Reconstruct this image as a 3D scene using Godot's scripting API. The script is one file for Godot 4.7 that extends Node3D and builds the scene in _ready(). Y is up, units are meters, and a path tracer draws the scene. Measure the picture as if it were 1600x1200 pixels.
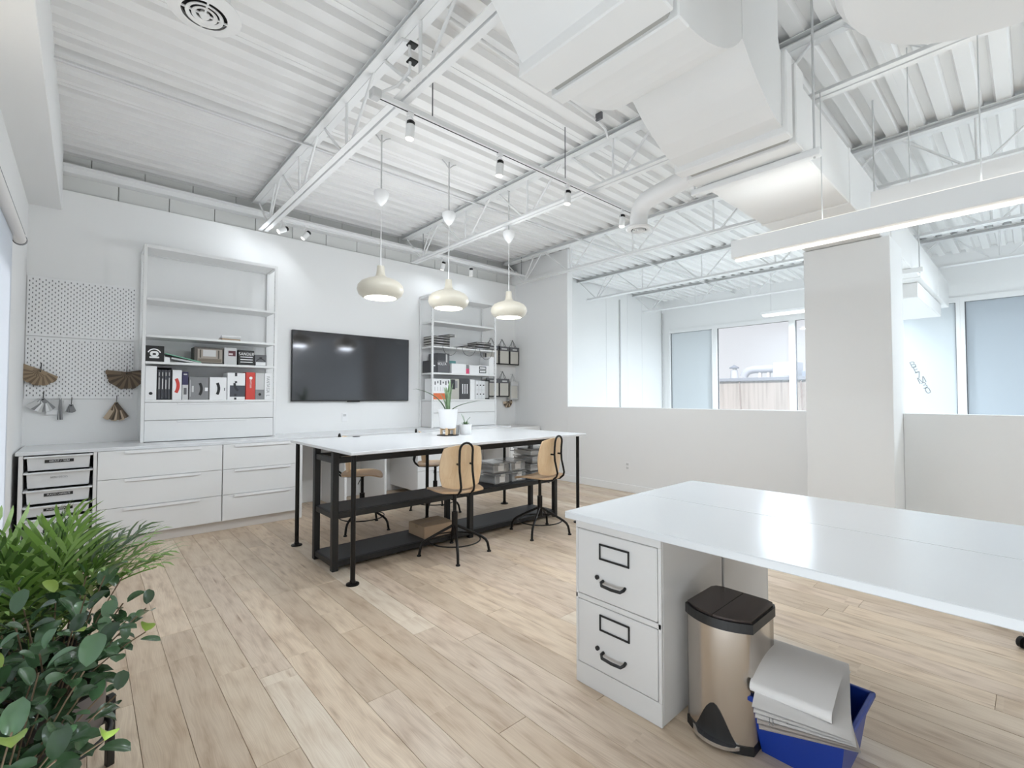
extends Node3D
# A white studio: counter and shelves on the back wall, a work table on the left, a desk on the right, open joists above.

var M := {}
var used := {}
var rng := RandomNumberGenerator.new()


class G:
	# collects faces; every point goes through X, so that a part can be described in the room's own metres
	var st := SurfaceTool.new()
	var X := Transform3D.IDENTITY
	var uvs := false
	var vcol := false

	func _init(x := Transform3D.IDENTITY):
		X = x
		st.begin(Mesh.PRIMITIVE_TRIANGLES)
		st.set_smooth_group(-1)

	func sm(k: int) -> G:
		st.set_smooth_group(k)
		return self

	func tri(a: Vector3, b: Vector3, c: Vector3):
		st.add_vertex(X * a)
		st.add_vertex(X * b)
		st.add_vertex(X * c)

	func poly(p: Array, out: Vector3):
		var n: Vector3 = (p[1] - p[0]).cross(p[2] - p[0])
		var q := p
		if n.dot(out) > 0:
			q = p.duplicate()
			q.reverse()
		for i in range(1, q.size() - 1):
			tri(q[0], q[i], q[i + 1])

	func box(a: Vector3, b: Vector3, r := 0.0) -> G:
		# from corner a to corner b, edges chamfered by r
		var c := (a + b) / 2
		var h := (b - a).abs() / 2
		r = minf(r, minf(h.x, minf(h.y, h.z)) * 0.9)
		if r <= 0:
			for ax in 3:
				for s in [-1, 1]:
					var o := Vector3.ZERO
					o[ax] = s
					var u := (ax + 1) % 3
					var v := (ax + 2) % 3
					var p := []
					for k in [[-1, -1], [1, -1], [1, 1], [-1, 1]]:
						var d := Vector3.ZERO
						d[ax] = s * h[ax]
						d[u] = k[0] * h[u]
						d[v] = k[1] * h[v]
						p.append(c + d)
					poly(p, o)
			return self
		var pt := func(s: Vector3, full: int) -> Vector3:
			var d := Vector3.ZERO
			for k in 3:
				d[k] = s[k] * (h[k] if k == full else h[k] - r)
			return c + d
		for ax in 3:
			var u := (ax + 1) % 3
			var v := (ax + 2) % 3
			for s in [-1, 1]:
				var o := Vector3.ZERO
				o[ax] = s
				var p := []
				for k in [[-1, -1], [1, -1], [1, 1], [-1, 1]]:
					var w := Vector3.ZERO
					w[ax] = s
					w[u] = k[0]
					w[v] = k[1]
					p.append(pt.call(w, ax))
				poly(p, o)
			for su in [-1, 1]:
				for sv in [-1, 1]:
					var e := Vector3.ZERO
					e[u] = su
					e[v] = sv
					var e0 := e
					var e1 := e
					e0[ax] = -1
					e1[ax] = 1
					poly([pt.call(e0, u), pt.call(e1, u), pt.call(e1, v), pt.call(e0, v)], e)
		for sx in [-1, 1]:
			for sy in [-1, 1]:
				for sz in [-1, 1]:
					var w := Vector3(sx, sy, sz)
					poly([pt.call(w, 0), pt.call(w, 1), pt.call(w, 2)], w)
		return self

	func tube(pts: Array, r: float, n := 8, closed := false) -> G:
		var m := pts.size()
		var rings := []
		var up := Vector3.UP
		for i in m:
			var a: Vector3 = pts[(i - 1 + m) % m] if (closed or i > 0) else pts[i]
			var b: Vector3 = pts[(i + 1) % m] if (closed or i < m - 1) else pts[i]
			var t := (b - a).normalized()
			if i == 0 and absf(t.dot(up)) > 0.95:
				up = Vector3.RIGHT
			var s := t.cross(up).normalized()
			up = s.cross(t).normalized()
			var ring := []
			for k in n:
				var g := TAU * k / n
				ring.append(pts[i] + (s * cos(g) + up * sin(g)) * r)
			rings.append(ring)
		st.set_smooth_group(1)
		for i in (m if closed else m - 1):
			var q: Array = rings[(i + 1) % m]
			var p: Array = rings[i]
			var mid: Vector3 = (pts[i] + pts[(i + 1) % m]) / 2
			for k in n:
				var l := (k + 1) % n
				poly([p[k], p[l], q[l], q[k]], (p[k] + q[l]) / 2 - mid)
		st.set_smooth_group(-1)
		if not closed:
			poly(rings[0], pts[0] - pts[1])
			poly(rings[m - 1], pts[m - 1] - pts[m - 2])
		return self

	func lathe(at: Vector3, prof: Array, n := 24, squash := Vector3.ONE) -> G:
		# prof: points (radius, height), turned about the upright through at; outside is to the right of the way along prof (bottom to top)
		var grp := 2
		for i in prof.size() - 1:
			if i > 0:
				var d0: Vector2 = (prof[i] - prof[i - 1]).normalized()
				var d1: Vector2 = (prof[i + 1] - prof[i]).normalized()
				if d0.dot(d1) < 0.72:
					grp = 5 - grp
			st.set_smooth_group(grp)
			var a: Vector2 = prof[i]
			var b: Vector2 = prof[i + 1]
			var nn := Vector2(b.y - a.y, a.x - b.x)
			for k in n:
				var g0 := TAU * k / n
				var g1 := TAU * (k + 1) / n
				var gm := (g0 + g1) / 2
				var p := []
				for q in [[a, g0], [a, g1], [b, g1], [b, g0]]:
					var w: Vector2 = q[0]
					p.append(at + Vector3(w.x * cos(q[1]), w.y, w.x * sin(q[1])) * squash)
				var out := Vector3(nn.x * cos(gm), nn.y, nn.x * sin(gm))
				if a.x < 1e-5:
					p = [p[0], p[2], p[3]]
				elif b.x < 1e-5:
					p = [p[0], p[1], p[2]]
				poly(p, out)
		st.set_smooth_group(-1)
		return self

	func prism(p2: PackedVector2Array, at: Transform3D, d: float, smooth := false) -> G:
		# the outline in at's x and y, pushed out from 0 to d along at's z
		var idx := Geometry2D.triangulate_polygon(p2)
		for z in [0.0, d]:
			for i in range(0, idx.size(), 3):
				var p := []
				for k in 3:
					var v: Vector2 = p2[idx[i + k]]
					p.append(at * Vector3(v.x, v.y, z))
				poly(p, at.basis.z * (1.0 if (z > 0) == (d > 0) else -1.0) * signf(d) * (1.0 if d > 0 else -1.0))
		var area := 0.0
		var n := p2.size()
		for i in n:
			area += p2[i].cross(p2[(i + 1) % n])
		st.set_smooth_group(1 if smooth else -1)
		for i in n:
			var a := p2[i]
			var b := p2[(i + 1) % n]
			var o := Vector2(b.y - a.y, a.x - b.x) * signf(area)
			poly([at * Vector3(a.x, a.y, 0), at * Vector3(b.x, b.y, 0), at * Vector3(b.x, b.y, d), at * Vector3(a.x, a.y, d)], at.basis * Vector3(o.x, o.y, 0))
		st.set_smooth_group(-1)
		return self

	func mesh() -> ArrayMesh:
		st.generate_normals()
		return st.commit()


func v(x: float, y: float, z: float) -> Vector3:
	return Vector3(x, y, z)


func free_name(parent: Node, n: String) -> String:
	var k := "%d/%s" % [parent.get_instance_id(), n]
	var c: int = used.get(k, 0)
	used[k] = c + 1
	return n if c == 0 else "%s_%03d" % [n, c]


func tag(o: Node, label: String, cat := "", group := "", kind := "") -> Node:
	if label: o.set_meta("label", label)
	if cat: o.set_meta("category", cat)
	if group: o.set_meta("group", group)
	if kind: o.set_meta("kind", kind)
	return o


func thing(n: String, label: String, cat: String, at := Vector3.ZERO, turn := 0.0, group := "", kind := "") -> Node3D:
	var o := Node3D.new()
	o.name = free_name(self, n)
	o.position = at
	o.rotation.y = turn
	add_child(o, true)
	tag(o, label, cat, group, kind)
	return o


func room(o: Node3D) -> G:
	# a part of o described in the room's metres
	var t := o.transform
	var p := o.get_parent()
	if p is Node3D and p != self:
		t = p.transform * t
	return G.new(t.affine_inverse())


func part(o: Node, n: String, g, m: Material, label := "") -> MeshInstance3D:
	var mi := MeshInstance3D.new()
	mi.mesh = g.mesh() if g is G else g
	mi.material_override = m
	mi.name = free_name(o, n)
	o.add_child(mi, true)
	if label: mi.set_meta("label", label)
	return mi


func solid(n: String, label: String, cat: String, g: G, m: Material, group := "", kind := "") -> MeshInstance3D:
	var mi := part(self, n, g, m)
	tag(mi, label, cat, group, kind)
	return mi


func mat(c: Color, rough := 0.5, metal := 0.0) -> StandardMaterial3D:
	var m := StandardMaterial3D.new()
	m.albedo_color = c
	m.roughness = rough
	m.metallic = metal
	return m


func hexm(h: String, rough := 0.5, metal := 0.0) -> StandardMaterial3D:
	return mat(Color(h), rough, metal)


func glow(c: Color, e: float) -> StandardMaterial3D:
	var m := mat(Color(0.9, 0.9, 0.9), 0.6)
	m.emission_enabled = true
	m.emission = c
	m.emission_energy_multiplier = e
	return m


func wood(w: int, h: int, seed_: int, base: Color, dark: Color, knots: int) -> ImageTexture:
	# grain runs down the image
	var n1 := FastNoiseLite.new()
	n1.seed = seed_
	n1.frequency = 0.012
	n1.fractal_octaves = 3
	var n2 := FastNoiseLite.new()
	n2.seed = seed_ + 7
	n2.frequency = 0.09
	n2.fractal_octaves = 2
	var r := RandomNumberGenerator.new()
	r.seed = seed_
	var kn := []
	for i in knots:
		kn.append([r.randf() * w, r.randf() * h, r.randf_range(4, 11), r.randf_range(0.25, 0.6)])
	var im := Image.create(w, h, false, Image.FORMAT_RGB8)
	for y in h:
		for x in w:
			var bend := n1.get_noise_2d(x * 0.5, y * 0.22)
			var s := n2.get_noise_2d(x * 2.4 + bend * 60.0, y * 0.07) * 0.5 + 0.5
			var c := n1.get_noise_2d(x * 1.1 + 300.0, y * 0.5 + 90.0) * 0.5 + 0.5
			var t := clampf(s * 0.42 + pow(c, 2.8) * 0.85 - 0.16, 0, 1)
			for k in kn:
				var dx: float = (x - k[0]) / k[2]
				var dy: float = (y - k[1]) / (k[2] * 3.2)
				var d: float = dx * dx + dy * dy
				if d < 6.0:
					t += k[3] * exp(-d) + 0.12 * exp(-d * 0.4) * (0.5 + 0.5 * sin(sqrt(d) * 9.0))
			im.set_pixel(x, y, base.lerp(dark, clampf(t, 0, 1)))
	im.generate_mipmaps()
	return ImageTexture.create_from_image(im)


func text3(o: Node, s: String, at: Vector3, basis: Basis, height: float, m: Material, n := "lettering", depth := 0.001, bold := false) -> MeshInstance3D:
	var t := TextMesh.new()
	var f := SystemFont.new()
	f.font_names = PackedStringArray(["Droid Sans"])
	if bold: f.font_weight = 700
	t.font = f
	t.text = s
	t.font_size = 32
	t.pixel_size = height / 24.0
	t.depth = depth
	t.curve_step = 2.0
	t.material = m
	var mi := MeshInstance3D.new()
	mi.mesh = t
	mi.name = free_name(o, n)
	o.add_child(mi, true)
	var inv: Transform3D = (o as Node3D).transform.affine_inverse() if o != self else Transform3D.IDENTITY
	mi.transform = inv * Transform3D(basis, at)
	return mi


func rounded(w: float, h: float, r: float, n := 6) -> PackedVector2Array:
	var p := PackedVector2Array()
	for q in [[1, 1, 0.0], [-1, 1, 0.5], [-1, -1, 1.0], [1, -1, 1.5]]:
		for k in n + 1:
			var a: float = PI * (q[2] + 0.5 * k / n)
			p.append(Vector2(q[0] * (w / 2 - r) + r * cos(a), q[1] * (h / 2 - r) + r * sin(a)))
	return p


func arc_strip(c: Vector2, r0: float, r1: float, a0: float, a1: float, n := 10) -> PackedVector2Array:
	var p := PackedVector2Array()
	for k in n + 1:
		var a := lerpf(a0, a1, float(k) / n)
		p.append(c + Vector2(cos(a), sin(a)) * r1)
	for k in n + 1:
		var a := lerpf(a1, a0, float(k) / n)
		p.append(c + Vector2(cos(a), sin(a)) * r0)
	return p


func area_light(parent: Node3D, n: String, at: Vector3, size: Vector2, e: float, c: Color, up := false):
	var l := AreaLight3D.new()
	l.area_size = size
	l.light_energy = e
	l.light_color = c
	l.shadow_enabled = true
	l.area_range = 30.0
	l.area_attenuation = 2.0
	l.name = free_name(parent, n)
	parent.add_child(l, true)
	l.transform = parent.transform.affine_inverse() * Transform3D(Basis.from_euler(v(PI / 2 if up else -PI / 2, 0, 0)), at)


func _ready():
	rng.seed = 11
	setup_view()
	make_materials()
	build_shell()
	build_ceiling()
	build_ducts()
	build_lights()
	build_outside()
	build_counter()
	build_bookcases()
	build_wall_things()
	build_table()
	build_desk()
	build_plants()


func setup_view():
	var cam := Camera3D.new()
	cam.name = "camera"
	cam.fov = rad_to_deg(2 * atan(600.0 / 737.0))
	cam.position = v(0, 1.25, 0)
	cam.rotation_degrees = v(1.6, -42.1, 0)
	cam.near = 0.05
	cam.far = 200
	add_child(cam)
	cam.current = true
	var we := WorldEnvironment.new()
	we.name = "environment"
	var e := Environment.new()
	e.background_mode = Environment.BG_SKY
	var sky := Sky.new()
	var sm := ProceduralSkyMaterial.new()
	sm.sky_top_color = Color(0.85, 0.87, 0.91)
	sm.sky_horizon_color = Color(0.97, 0.97, 0.99)
	sm.sky_curve = 0.25
	sm.ground_bottom_color = Color(0.55, 0.55, 0.55)
	sm.ground_horizon_color = Color(0.85, 0.85, 0.87)
	sm.energy_multiplier = 1.0
	sky.sky_material = sm
	e.sky = sky
	e.background_energy_multiplier = 0.87
	e.ambient_light_source = Environment.AMBIENT_SOURCE_SKY
	e.tonemap_mode = Environment.TONE_MAPPER_LINEAR
	e.tonemap_exposure = 1.07
	e.sdfgi_enabled = true
	e.ssao_enabled = true
	e.ssil_enabled = true
	we.environment = e
	add_child(we)
	# weak, widely spread sun behind thin cloud: it reaches the neighbour's wall over this roof
	var sun := DirectionalLight3D.new()
	sun.name = "sun"
	sun.light_energy = LW.sun
	sun.light_color = Color(1.0, 0.98, 0.95)
	sun.light_angular_distance = 12.0
	sun.shadow_enabled = true
	sun.sky_mode = DirectionalLight3D.SKY_MODE_LIGHT_ONLY
	add_child(sun)
	sun.look_at_from_position(v(0, 0, 0), v(1.0, -1.0, -0.35), Vector3.UP)


func make_materials():
	M.paint = hexm("f8f8f7", 0.75)
	M.paint_warm = hexm("efedea", 0.75)
	M.steel_white = hexm("f6f6f5", 0.5)
	M.deck = hexm("f8f7f5", 0.6)
	M.block = hexm("e6e6e3", 0.85)
	M.duct = hexm("f3f2f0", 0.55)
	M.canvas = hexm("b9b7b2", 0.9)
	M.dark = hexm("1a1a1a", 0.6)
	M.black = hexm("1d1c1c", 0.45)
	M.black_metal = hexm("1a1715", 0.38, 0.5)
	M.shelf_black = hexm("171717", 0.5)
	M.shelf_top = hexm("434346", 0.55)
	M.lacquer = hexm("f2f2f1", 0.32)
	M.lacquer_side = hexm("eceae8", 0.4)
	M.cab_metal = hexm("dedbd8", 0.42)
	M.top_gloss = hexm("e6e7e8", 0.2)
	M.plinth = hexm("dcd6d0", 0.6)
	M.plastic = hexm("eaebec", 0.35)
	M.cream = hexm("e6e1d4", 0.28)
	M.grey = hexm("8f8f90", 0.6)
	M.mid = hexm("6d6d70", 0.6)
	M.pale = hexm("d4d4d3", 0.6)
	M.white = hexm("fafafa", 0.5)
	M.card = hexm("b39a7f", 0.85)
	M.red = hexm("d8493f", 0.5)
	M.orange = hexm("e5794a", 0.6)
	M.purple = hexm("3d3a5c", 0.5)
	M.pink = hexm("e0527a", 0.6)
	M.green_edge = hexm("7fc3a4", 0.3)
	M.teal = hexm("5f9a97", 0.4)
	M.blue = hexm("123a9c", 0.4)
	M.paper = hexm("ebe7e4", 0.8)
	M.paper_print = hexm("c4bab3", 0.8)
	M.ink = hexm("35353a", 0.6)
	M.chrome = hexm("d8d8da", 0.15, 1.0)
	M.screen = mat(Color(0.33, 0.33, 0.34), 0.09, 1.0)
	M.rubber = hexm("121212", 0.7)
	M.soil = hexm("33271f", 0.95)
	M.stem = hexm("6f5c45", 0.8)
	M.stone = hexm("b7aea4", 0.7)
	M.fan_a = hexm("7d6a55", 0.6)
	M.fan_b = hexm("a08c72", 0.6)
	M.fan_c = hexm("55483b", 0.6)
	M.fan_d = hexm("c9b59c", 0.6)
	M.shade_glow = hexm("cfc9ba", 0.28)
	M.shade_glow.emission_enabled = true  # glow added so the opaque shade lets the inner fill light out
	M.shade_glow.emission = Color(1, 0.96, 0.87)
	M.shade_glow.emission_energy_multiplier = 0.03
	M.lamp_glow = glow(Color(1, 0.98, 0.94), 2.2)
	M.led = glow(Color(1, 0.96, 0.9), 3.0)
	var cl := mat(Color(0.9, 0.91, 0.92, 0.3), 0.15)
	cl.transparency = BaseMaterial3D.TRANSPARENCY_ALPHA
	M.clear = cl
	var pane := mat(Color(0.9, 0.95, 0.97, 0.06), 0.02)
	pane.transparency = BaseMaterial3D.TRANSPARENCY_ALPHA
	M.pane = pane
	var fr := hexm("e4eaec", 0.7)
	fr.backlight_enabled = true
	fr.backlight = Color(0.95, 0.97, 0.98)
	M.frost = fr
	var fg := hexm("c8cfd3", 0.7)
	fg.backlight_enabled = true
	fg.backlight = Color(0.8, 0.83, 0.86)
	M.frost_grey = fg
	var bl := hexm("f1f3f5", 0.8)
	bl.backlight_enabled = true
	bl.backlight = Color(0.95, 0.97, 1.0)
	M.blind = bl
	var net := hexm("d9d6cd", 0.7)
	M.net = net
	# oak boards
	M.oak = []
	var t1 := wood(384, 1024, 3, Color("ecddc9"), Color("b99f85"), 5)
	var t2 := wood(384, 1024, 19, Color("e8d8c5"), Color("ab927b"), 8)
	for k in 7:
		var m := mat([Color("ffffff"), Color("fbf6f2"), Color("f1ece6"), Color("fffaf2"), Color("ebe3da"), Color("f6f2ee"), Color("e6dfd8")][k], 0.42)
		m.albedo_texture = t1 if k % 2 == 0 else t2
		M.oak.append(m)
	var ply := mat(Color("fff4e6"), 0.4)
	ply.albedo_texture = wood(256, 512, 41, Color("f2dfc2"), Color("d3ae80"), 0)
	ply.uv1_triplanar = true
	ply.uv1_scale = v(1.6, 1.6, 1.6)
	M.ply = ply
	var seat := ply.duplicate()
	seat.albedo_color = Color("e6d8cd")
	M.ply_seat = seat
	# brushed steel: fine upright lines in the roughness, a soft relief
	var nt := NoiseTexture2D.new()
	nt.width = 256
	nt.height = 256
	nt.seamless = true
	var nz := FastNoiseLite.new()
	nz.frequency = 0.05
	nt.noise = nz
	var st := hexm("cbc4bc", 0.24, 1.0)
	M.steel = st
	# streaked render of the neighbour's wall
	var sn := FastNoiseLite.new()
	sn.frequency = 0.03
	var im := Image.create(512, 128, false, Image.FORMAT_RGB8)
	for y in 128:
		for x in 512:
			var s := sn.get_noise_2d(x * 3.0, y * 0.25) * 0.5 + 0.5
			var top := 1.0 - y / 128.0
			im.set_pixel(x, y, Color("b4aeac").lerp(Color("8a8481"), clampf(pow(s, 3.0) * 1.1 * (0.35 + top), 0, 1)))
	var nw := mat(Color.WHITE, 0.9)
	nw.albedo_texture = ImageTexture.create_from_image(im)
	M.render_wall = nw


const BZ := -5.82    # face of the back wall
const RX := 5.33     # face of the right wall
const FX := 10.0     # face of the far window wall
const EZ := 3.6      # wall behind the camera
const LW := {"om": 0.26, "bu": 0.9, "fill_wu": 2.8, "p1u": 0.2, "p1d": 0.05, "p2": 0.05, "tp": 0.42, "ts": 0.62, "wl": 0.1, "ws": 0.09, "fs": 9.3, "bd": 0.05, "br": 5.5, "sun": 1.6}
const DECK := 3.482
const COOL := Color(0.90, 0.955, 1.0)


func build_shell():
	# floor: boards run towards the back wall, each its own piece
	var fl := thing("floor", "light oak plank floor with staggered end joints and knots", "floor", v(0, 0, 0), 0, "", "structure")
	part(fl, "subfloor", G.new().box(v(-0.6, -0.12, BZ - 0.2), v(RX, -0.014, EZ + 0.1)), hexm("97836e", 0.9))
	var r := RandomNumberGenerator.new()
	r.seed = 5
	var w := 0.142
	var x := -0.40
	var row := 0
	while x < RX - 0.005:
		var x1 := minf(x + w, RX)
		var z := BZ + r.randf_range(0.5, 1.7)
		var z0 := BZ
		while z0 < EZ - 0.01:
			if EZ - z < 0.4: z = EZ
			fl_board(fl, x, x1, z0, z, r)
			z0 = z
			z = minf(EZ, z0 + r.randf_range(1.25, 2.15))
		x = x1
		row += 1
	solid("floor_concrete", "pale grey floor of the bright room behind the half wall", "floor", G.new().box(v(RX, -0.12, BZ - 0.2), v(FX + 0.2, 0, EZ + 0.1)), hexm("cfcdc9", 0.6), "", "structure")
	# back wall: plasterboard up to 3.12, a course of painted blocks above it
	var wb := thing("wall_back", "white back wall with a band of painted blocks above the plasterboard", "wall", v(2.4, 0, BZ), 0, "", "structure")
	part(wb, "plasterboard", room(wb).box(v(-0.6, 0, BZ - 0.12), v(RX + 0.12, 3.12, BZ), 0.003), M.paint)
	part(wb, "core", room(wb).box(v(-0.6, 0, BZ - 0.34), v(FX + 0.3, 3.7, BZ - 0.125)), M.block)
	var bx := -0.2
	for k in 14:
		for q in 2:
			var x0 := bx + k * 0.4 - q * 0.2
			if x0 > 5.2: continue
			part(wb, "block", room(wb).box(v(x0 + 0.003, 3.12 + q * 0.2, BZ - 0.125), v(minf(x0 + 0.397, RX), 3.316 + q * 0.2, BZ - 0.088), 0.004), M.block)
	# left wall with a window behind a roller blind
	var wl := thing("wall_left", "white left wall around the window with the roller blind", "wall", v(-0.4, 0, -1), 0, "", "structure")
	for b in [[v(-0.6, 0, -5.82), v(-0.4, 3.6, -4.36)], [v(-0.6, 0, -4.36), v(-0.4, 0.45, -1.0)], [v(-0.6, 2.28, -4.36), v(-0.4, 3.6, -1.0)], [v(-0.6, 0, -1.0), v(-0.4, 3.6, EZ)]]:
		part(wl, "wall_panel", room(wl).box(b[0], b[1]), M.paint)
	var w1 := thing("window_1", "daylit window behind the drawn roller blind on the left wall", "window", v(-0.5, 0.45, -2.8), 0, "", "structure")
	part(w1, "pane", room(w1).box(v(-0.53, 0.5, -4.31), v(-0.522, 2.23, -1.05)), M.pane)
	var wf := room(w1)
	for b in [[v(-0.56, 0.45, -4.36), v(-0.5, 0.5, -1.0)], [v(-0.56, 2.23, -4.36), v(-0.5, 2.28, -1.0)], [v(-0.56, 0.5, -4.36), v(-0.5, 2.23, -4.31)], [v(-0.56, 0.5, -1.05), v(-0.5, 2.23, -1.0)], [v(-0.56, 0.5, -2.85), v(-0.5, 2.23, -2.8)]]:
		wf.box(b[0], b[1], 0.004)
	part(w1, "window_frame", wf, M.steel_white)
	var rb := thing("roller_blind", "pale roller blind pulled down over the left window", "blind", v(-0.37, 0.40, -2.8))
	part(rb, "fabric", room(rb).box(v(-0.372, 0.42, -4.42), v(-0.3705, 2.3, -1.1)), M.blind)
	part(rb, "roller", room(rb).tube([v(-0.355, 2.33, -4.62), v(-0.355, 2.33, -1.05)], 0.034, 16), M.lacquer_side)
	part(rb, "end_cap", room(rb).tube([v(-0.355, 2.33, -4.65), v(-0.355, 2.33, -4.62)], 0.038, 16), M.grey, "grey end cap")
	part(rb, "cassette", room(rb).box(v(-0.4, 2.365, -4.65), v(-0.33, 2.378, -1.05), 0.003), M.grey)
	part(rb, "bottom_bar", room(rb).box(v(-0.379, 0.40, -4.42), v(-0.363, 0.424, -1.1), 0.004), M.grey)
	# soffit along the left wall
	solid("trim_1", "white boxed soffit running along the top of the left wall", "soffit", G.new().box(v(-0.45, 2.93, BZ - 0.05), v(-0.19, 3.6, EZ), 0.004), M.paint, "", "structure")
	# right wall: full pier, half walls, column
	solid("wall_right", "white full-height wall at the right end of the back wall", "wall", G.new().box(v(RX, 0, BZ - 0.1), v(RX + 0.12, DECK - 0.0, -4.66), 0.004), M.paint, "", "structure")
	var hw := thing("wall_right_low", "white half wall under the wide interior opening", "wall", v(RX, 0, -3), 0, "", "structure")
	part(hw, "wall_panel", room(hw).box(v(RX, 0, -4.66), v(RX + 0.12, 1.112, -0.78), 0.004), M.paint)
	part(hw, "wall_panel", room(hw).box(v(RX, 0, -0.775), v(RX + 0.12, 1.108, EZ), 0.004), M.paint)
	solid("trim_2", "white square column carrying the duct beside the desk", "column", G.new().box(v(4.92, 0, -1.41), v(RX + 0.12, 2.595, -0.776), 0.005), M.paint, "", "structure")
	solid("baseboard_right", "white baseboard along the foot of the right wall", "baseboard", G.new().box(v(RX - 0.014, 0, BZ), v(RX, 0.1, -1.41), 0.004), M.paint, "", "structure")
	solid("baseboard_right_near", "white baseboard beyond the column under the right half wall", "baseboard", G.new().box(v(RX - 0.014, 0, -0.776), v(RX, 0.1, EZ), 0.004), M.paint, "", "structure")
	solid("wall_rear", "white wall behind the viewer closing the studio", "wall", G.new().box(v(-0.6, 0, EZ), v(FX + 0.2, 3.7, EZ + 0.15)), M.paint, "", "structure")
	# the room behind the half wall
	var ab := thing("wall_back_far", "white panelled wall of the bright room beyond the opening", "wall", v(7.7, 0, BZ), 0, "", "structure")
	var px := RX + 0.12
	for ww in [1.35, 1.05, 0.75, 0.55, 0.85]:
		var x1 := minf(px + ww, FX)
		part(ab, "wall_panel", room(ab).box(v(px + 0.002, 0, BZ - 0.12), v(x1 - 0.002, 3.5, BZ), 0.004), M.paint)
		px = x1
	var cd := room(ab)
	cd.tube([v(8.3, 0.0, BZ + 0.02), v(8.3, 3.3, BZ + 0.02)], 0.012, 8)
	cd.tube([v(9.97, 0.0, BZ + 0.03), v(9.97, 3.2, BZ + 0.03)], 0.012, 8)
	part(ab, "conduit", cd, M.pale)
	var wr := thing("wall_far", "white outer wall with a long band of windows", "wall", v(FX, 0, -2), 0, "", "structure")
	part(wr, "wall_panel", room(wr).box(v(FX, -0.1, BZ - 0.1), v(FX + 0.2, 0.9, EZ)), M.paint)
	part(wr, "wall_panel", room(wr).box(v(FX, 2.8, BZ - 0.1), v(FX + 0.2, 3.7, EZ)), M.paint)
	part(wr, "wall_panel", room(wr).box(v(FX, 0.9, BZ - 0.1), v(FX + 0.2, 2.8, -5.66)), M.paint)
	part(wr, "wall_panel", room(wr).box(v(FX, 0.9, 2.0), v(FX + 0.2, 2.8, EZ)), M.paint)
	var ms := [-5.66, -4.58, -3.08, -1.95, -0.74, 0.62, 2.0]
	for k in 6:
		var frosted: bool = k == 0 or k >= 3
		var wn := thing("window_%d" % (k + 2), ["tall pale frosted window pane at the far left", "clear window looking out on the neighbouring roof", "clear narrow window next to the column edge", "frosted white window with handwriting left of the grey one", "grey frosted window at the right edge of the opening", "frosted window farthest along the outer wall"][k], "window", v(FX, 0.9, (ms[k] + ms[k + 1]) / 2), 0, "", "structure")
		var a: float = ms[k]
		var b: float = ms[k + 1]
		var g := room(wn)
		g.box(v(FX - 0.02, 0.9, a + 0.0005), v(FX + 0.1, 2.799, a + 0.05))
		g.box(v(FX - 0.02, 0.9, b - 0.05), v(FX + 0.1, 2.799, b - 0.0005))
		g.box(v(FX - 0.018, 2.72, a + 0.05), v(FX + 0.1, 2.8, b - 0.05))
		g.box(v(FX - 0.03, 0.9, a + 0.05), v(FX + 0.1, 0.96, b - 0.05))
		part(wn, "window_frame", g, M.steel_white)
		var gk := room(wn)
		gk.box(v(FX + 0.03, 0.95, a + 0.048), v(FX + 0.06, 2.73, a + 0.062))
		gk.box(v(FX + 0.03, 0.95, b - 0.062), v(FX + 0.06, 2.73, b - 0.048))
		gk.box(v(FX + 0.03, 2.715, a + 0.05), v(FX + 0.06, 2.727, b - 0.05))
		part(wn, "gasket", gk, M.mid, "dark glazing seal")
		part(wn, "pane", room(wn).box(v(FX + 0.04, 0.95, a + 0.05), v(FX + 0.048, 2.73, b - 0.05)), (M.frost_grey if k >= 4 else M.frost) if frosted else M.pane)
		if k == 3:
			for q in 6:
				var s: String = ["B", "E", "7", "M", "3", "0"][q]
				text3(wn, s, v(FX + 0.036, 1.78 - q * 0.085, -1.32 + q * 0.035), Basis(v(0, 0.35, 0.94).normalized(), v(0, 0.94, -0.35).normalized(), v(-1, 0, 0)), 0.1, M.grey, "handwriting")


func fl_board(fl: Node3D, x0: float, x1: float, z0: float, z1: float, r: RandomNumberGenerator):
	var g := 0.0006
	var e := 0.0011
	var a := Vector2(x0 + g, z0 + g)
	var b := Vector2(x1 - g, z1 - g)
	var y := r.randf_range(-0.0006, 0.0)
	var st := SurfaceTool.new()
	st.begin(Mesh.PRIMITIVE_TRIANGLES)
	st.set_smooth_group(-1)
	var u0 := r.randf()
	var v0 := r.randf()
	var flip := -1.0 if r.randf() < 0.5 else 1.0
	var o := Vector3((x0 + x1) / 2, 0, (z0 + z1) / 2)
	var inner := [Vector3(a.x + e, y, a.y + e), Vector3(b.x - e, y, a.y + e), Vector3(b.x - e, y, b.y - e), Vector3(a.x + e, y, b.y - e)]
	var outer := [Vector3(a.x, y - e, a.y), Vector3(b.x, y - e, a.y), Vector3(b.x, y - e, b.y), Vector3(a.x, y - e, b.y)]
	var low := []
	for p in outer: low.append(Vector3(p.x, -0.012, p.z))
	var put := func(q: Array):
		for i in [0, 1, 2, 0, 2, 3]:
			var p: Vector3 = q[i]
			st.set_uv(Vector2(u0 + (p.x - x0) / 0.36 * flip, v0 + (p.z - z0) / 1.9))
			st.add_vertex(p - o)
	put.call(inner)
	for i in 4:
		var j := (i + 1) % 4
		put.call([outer[i], outer[j], inner[j], inner[i]])
		put.call([low[i], low[j], outer[j], outer[i]])
	st.generate_normals()
	var mi := part(fl, "plank", st.commit(), M.oak[r.randi() % 7])
	mi.position = o


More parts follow.
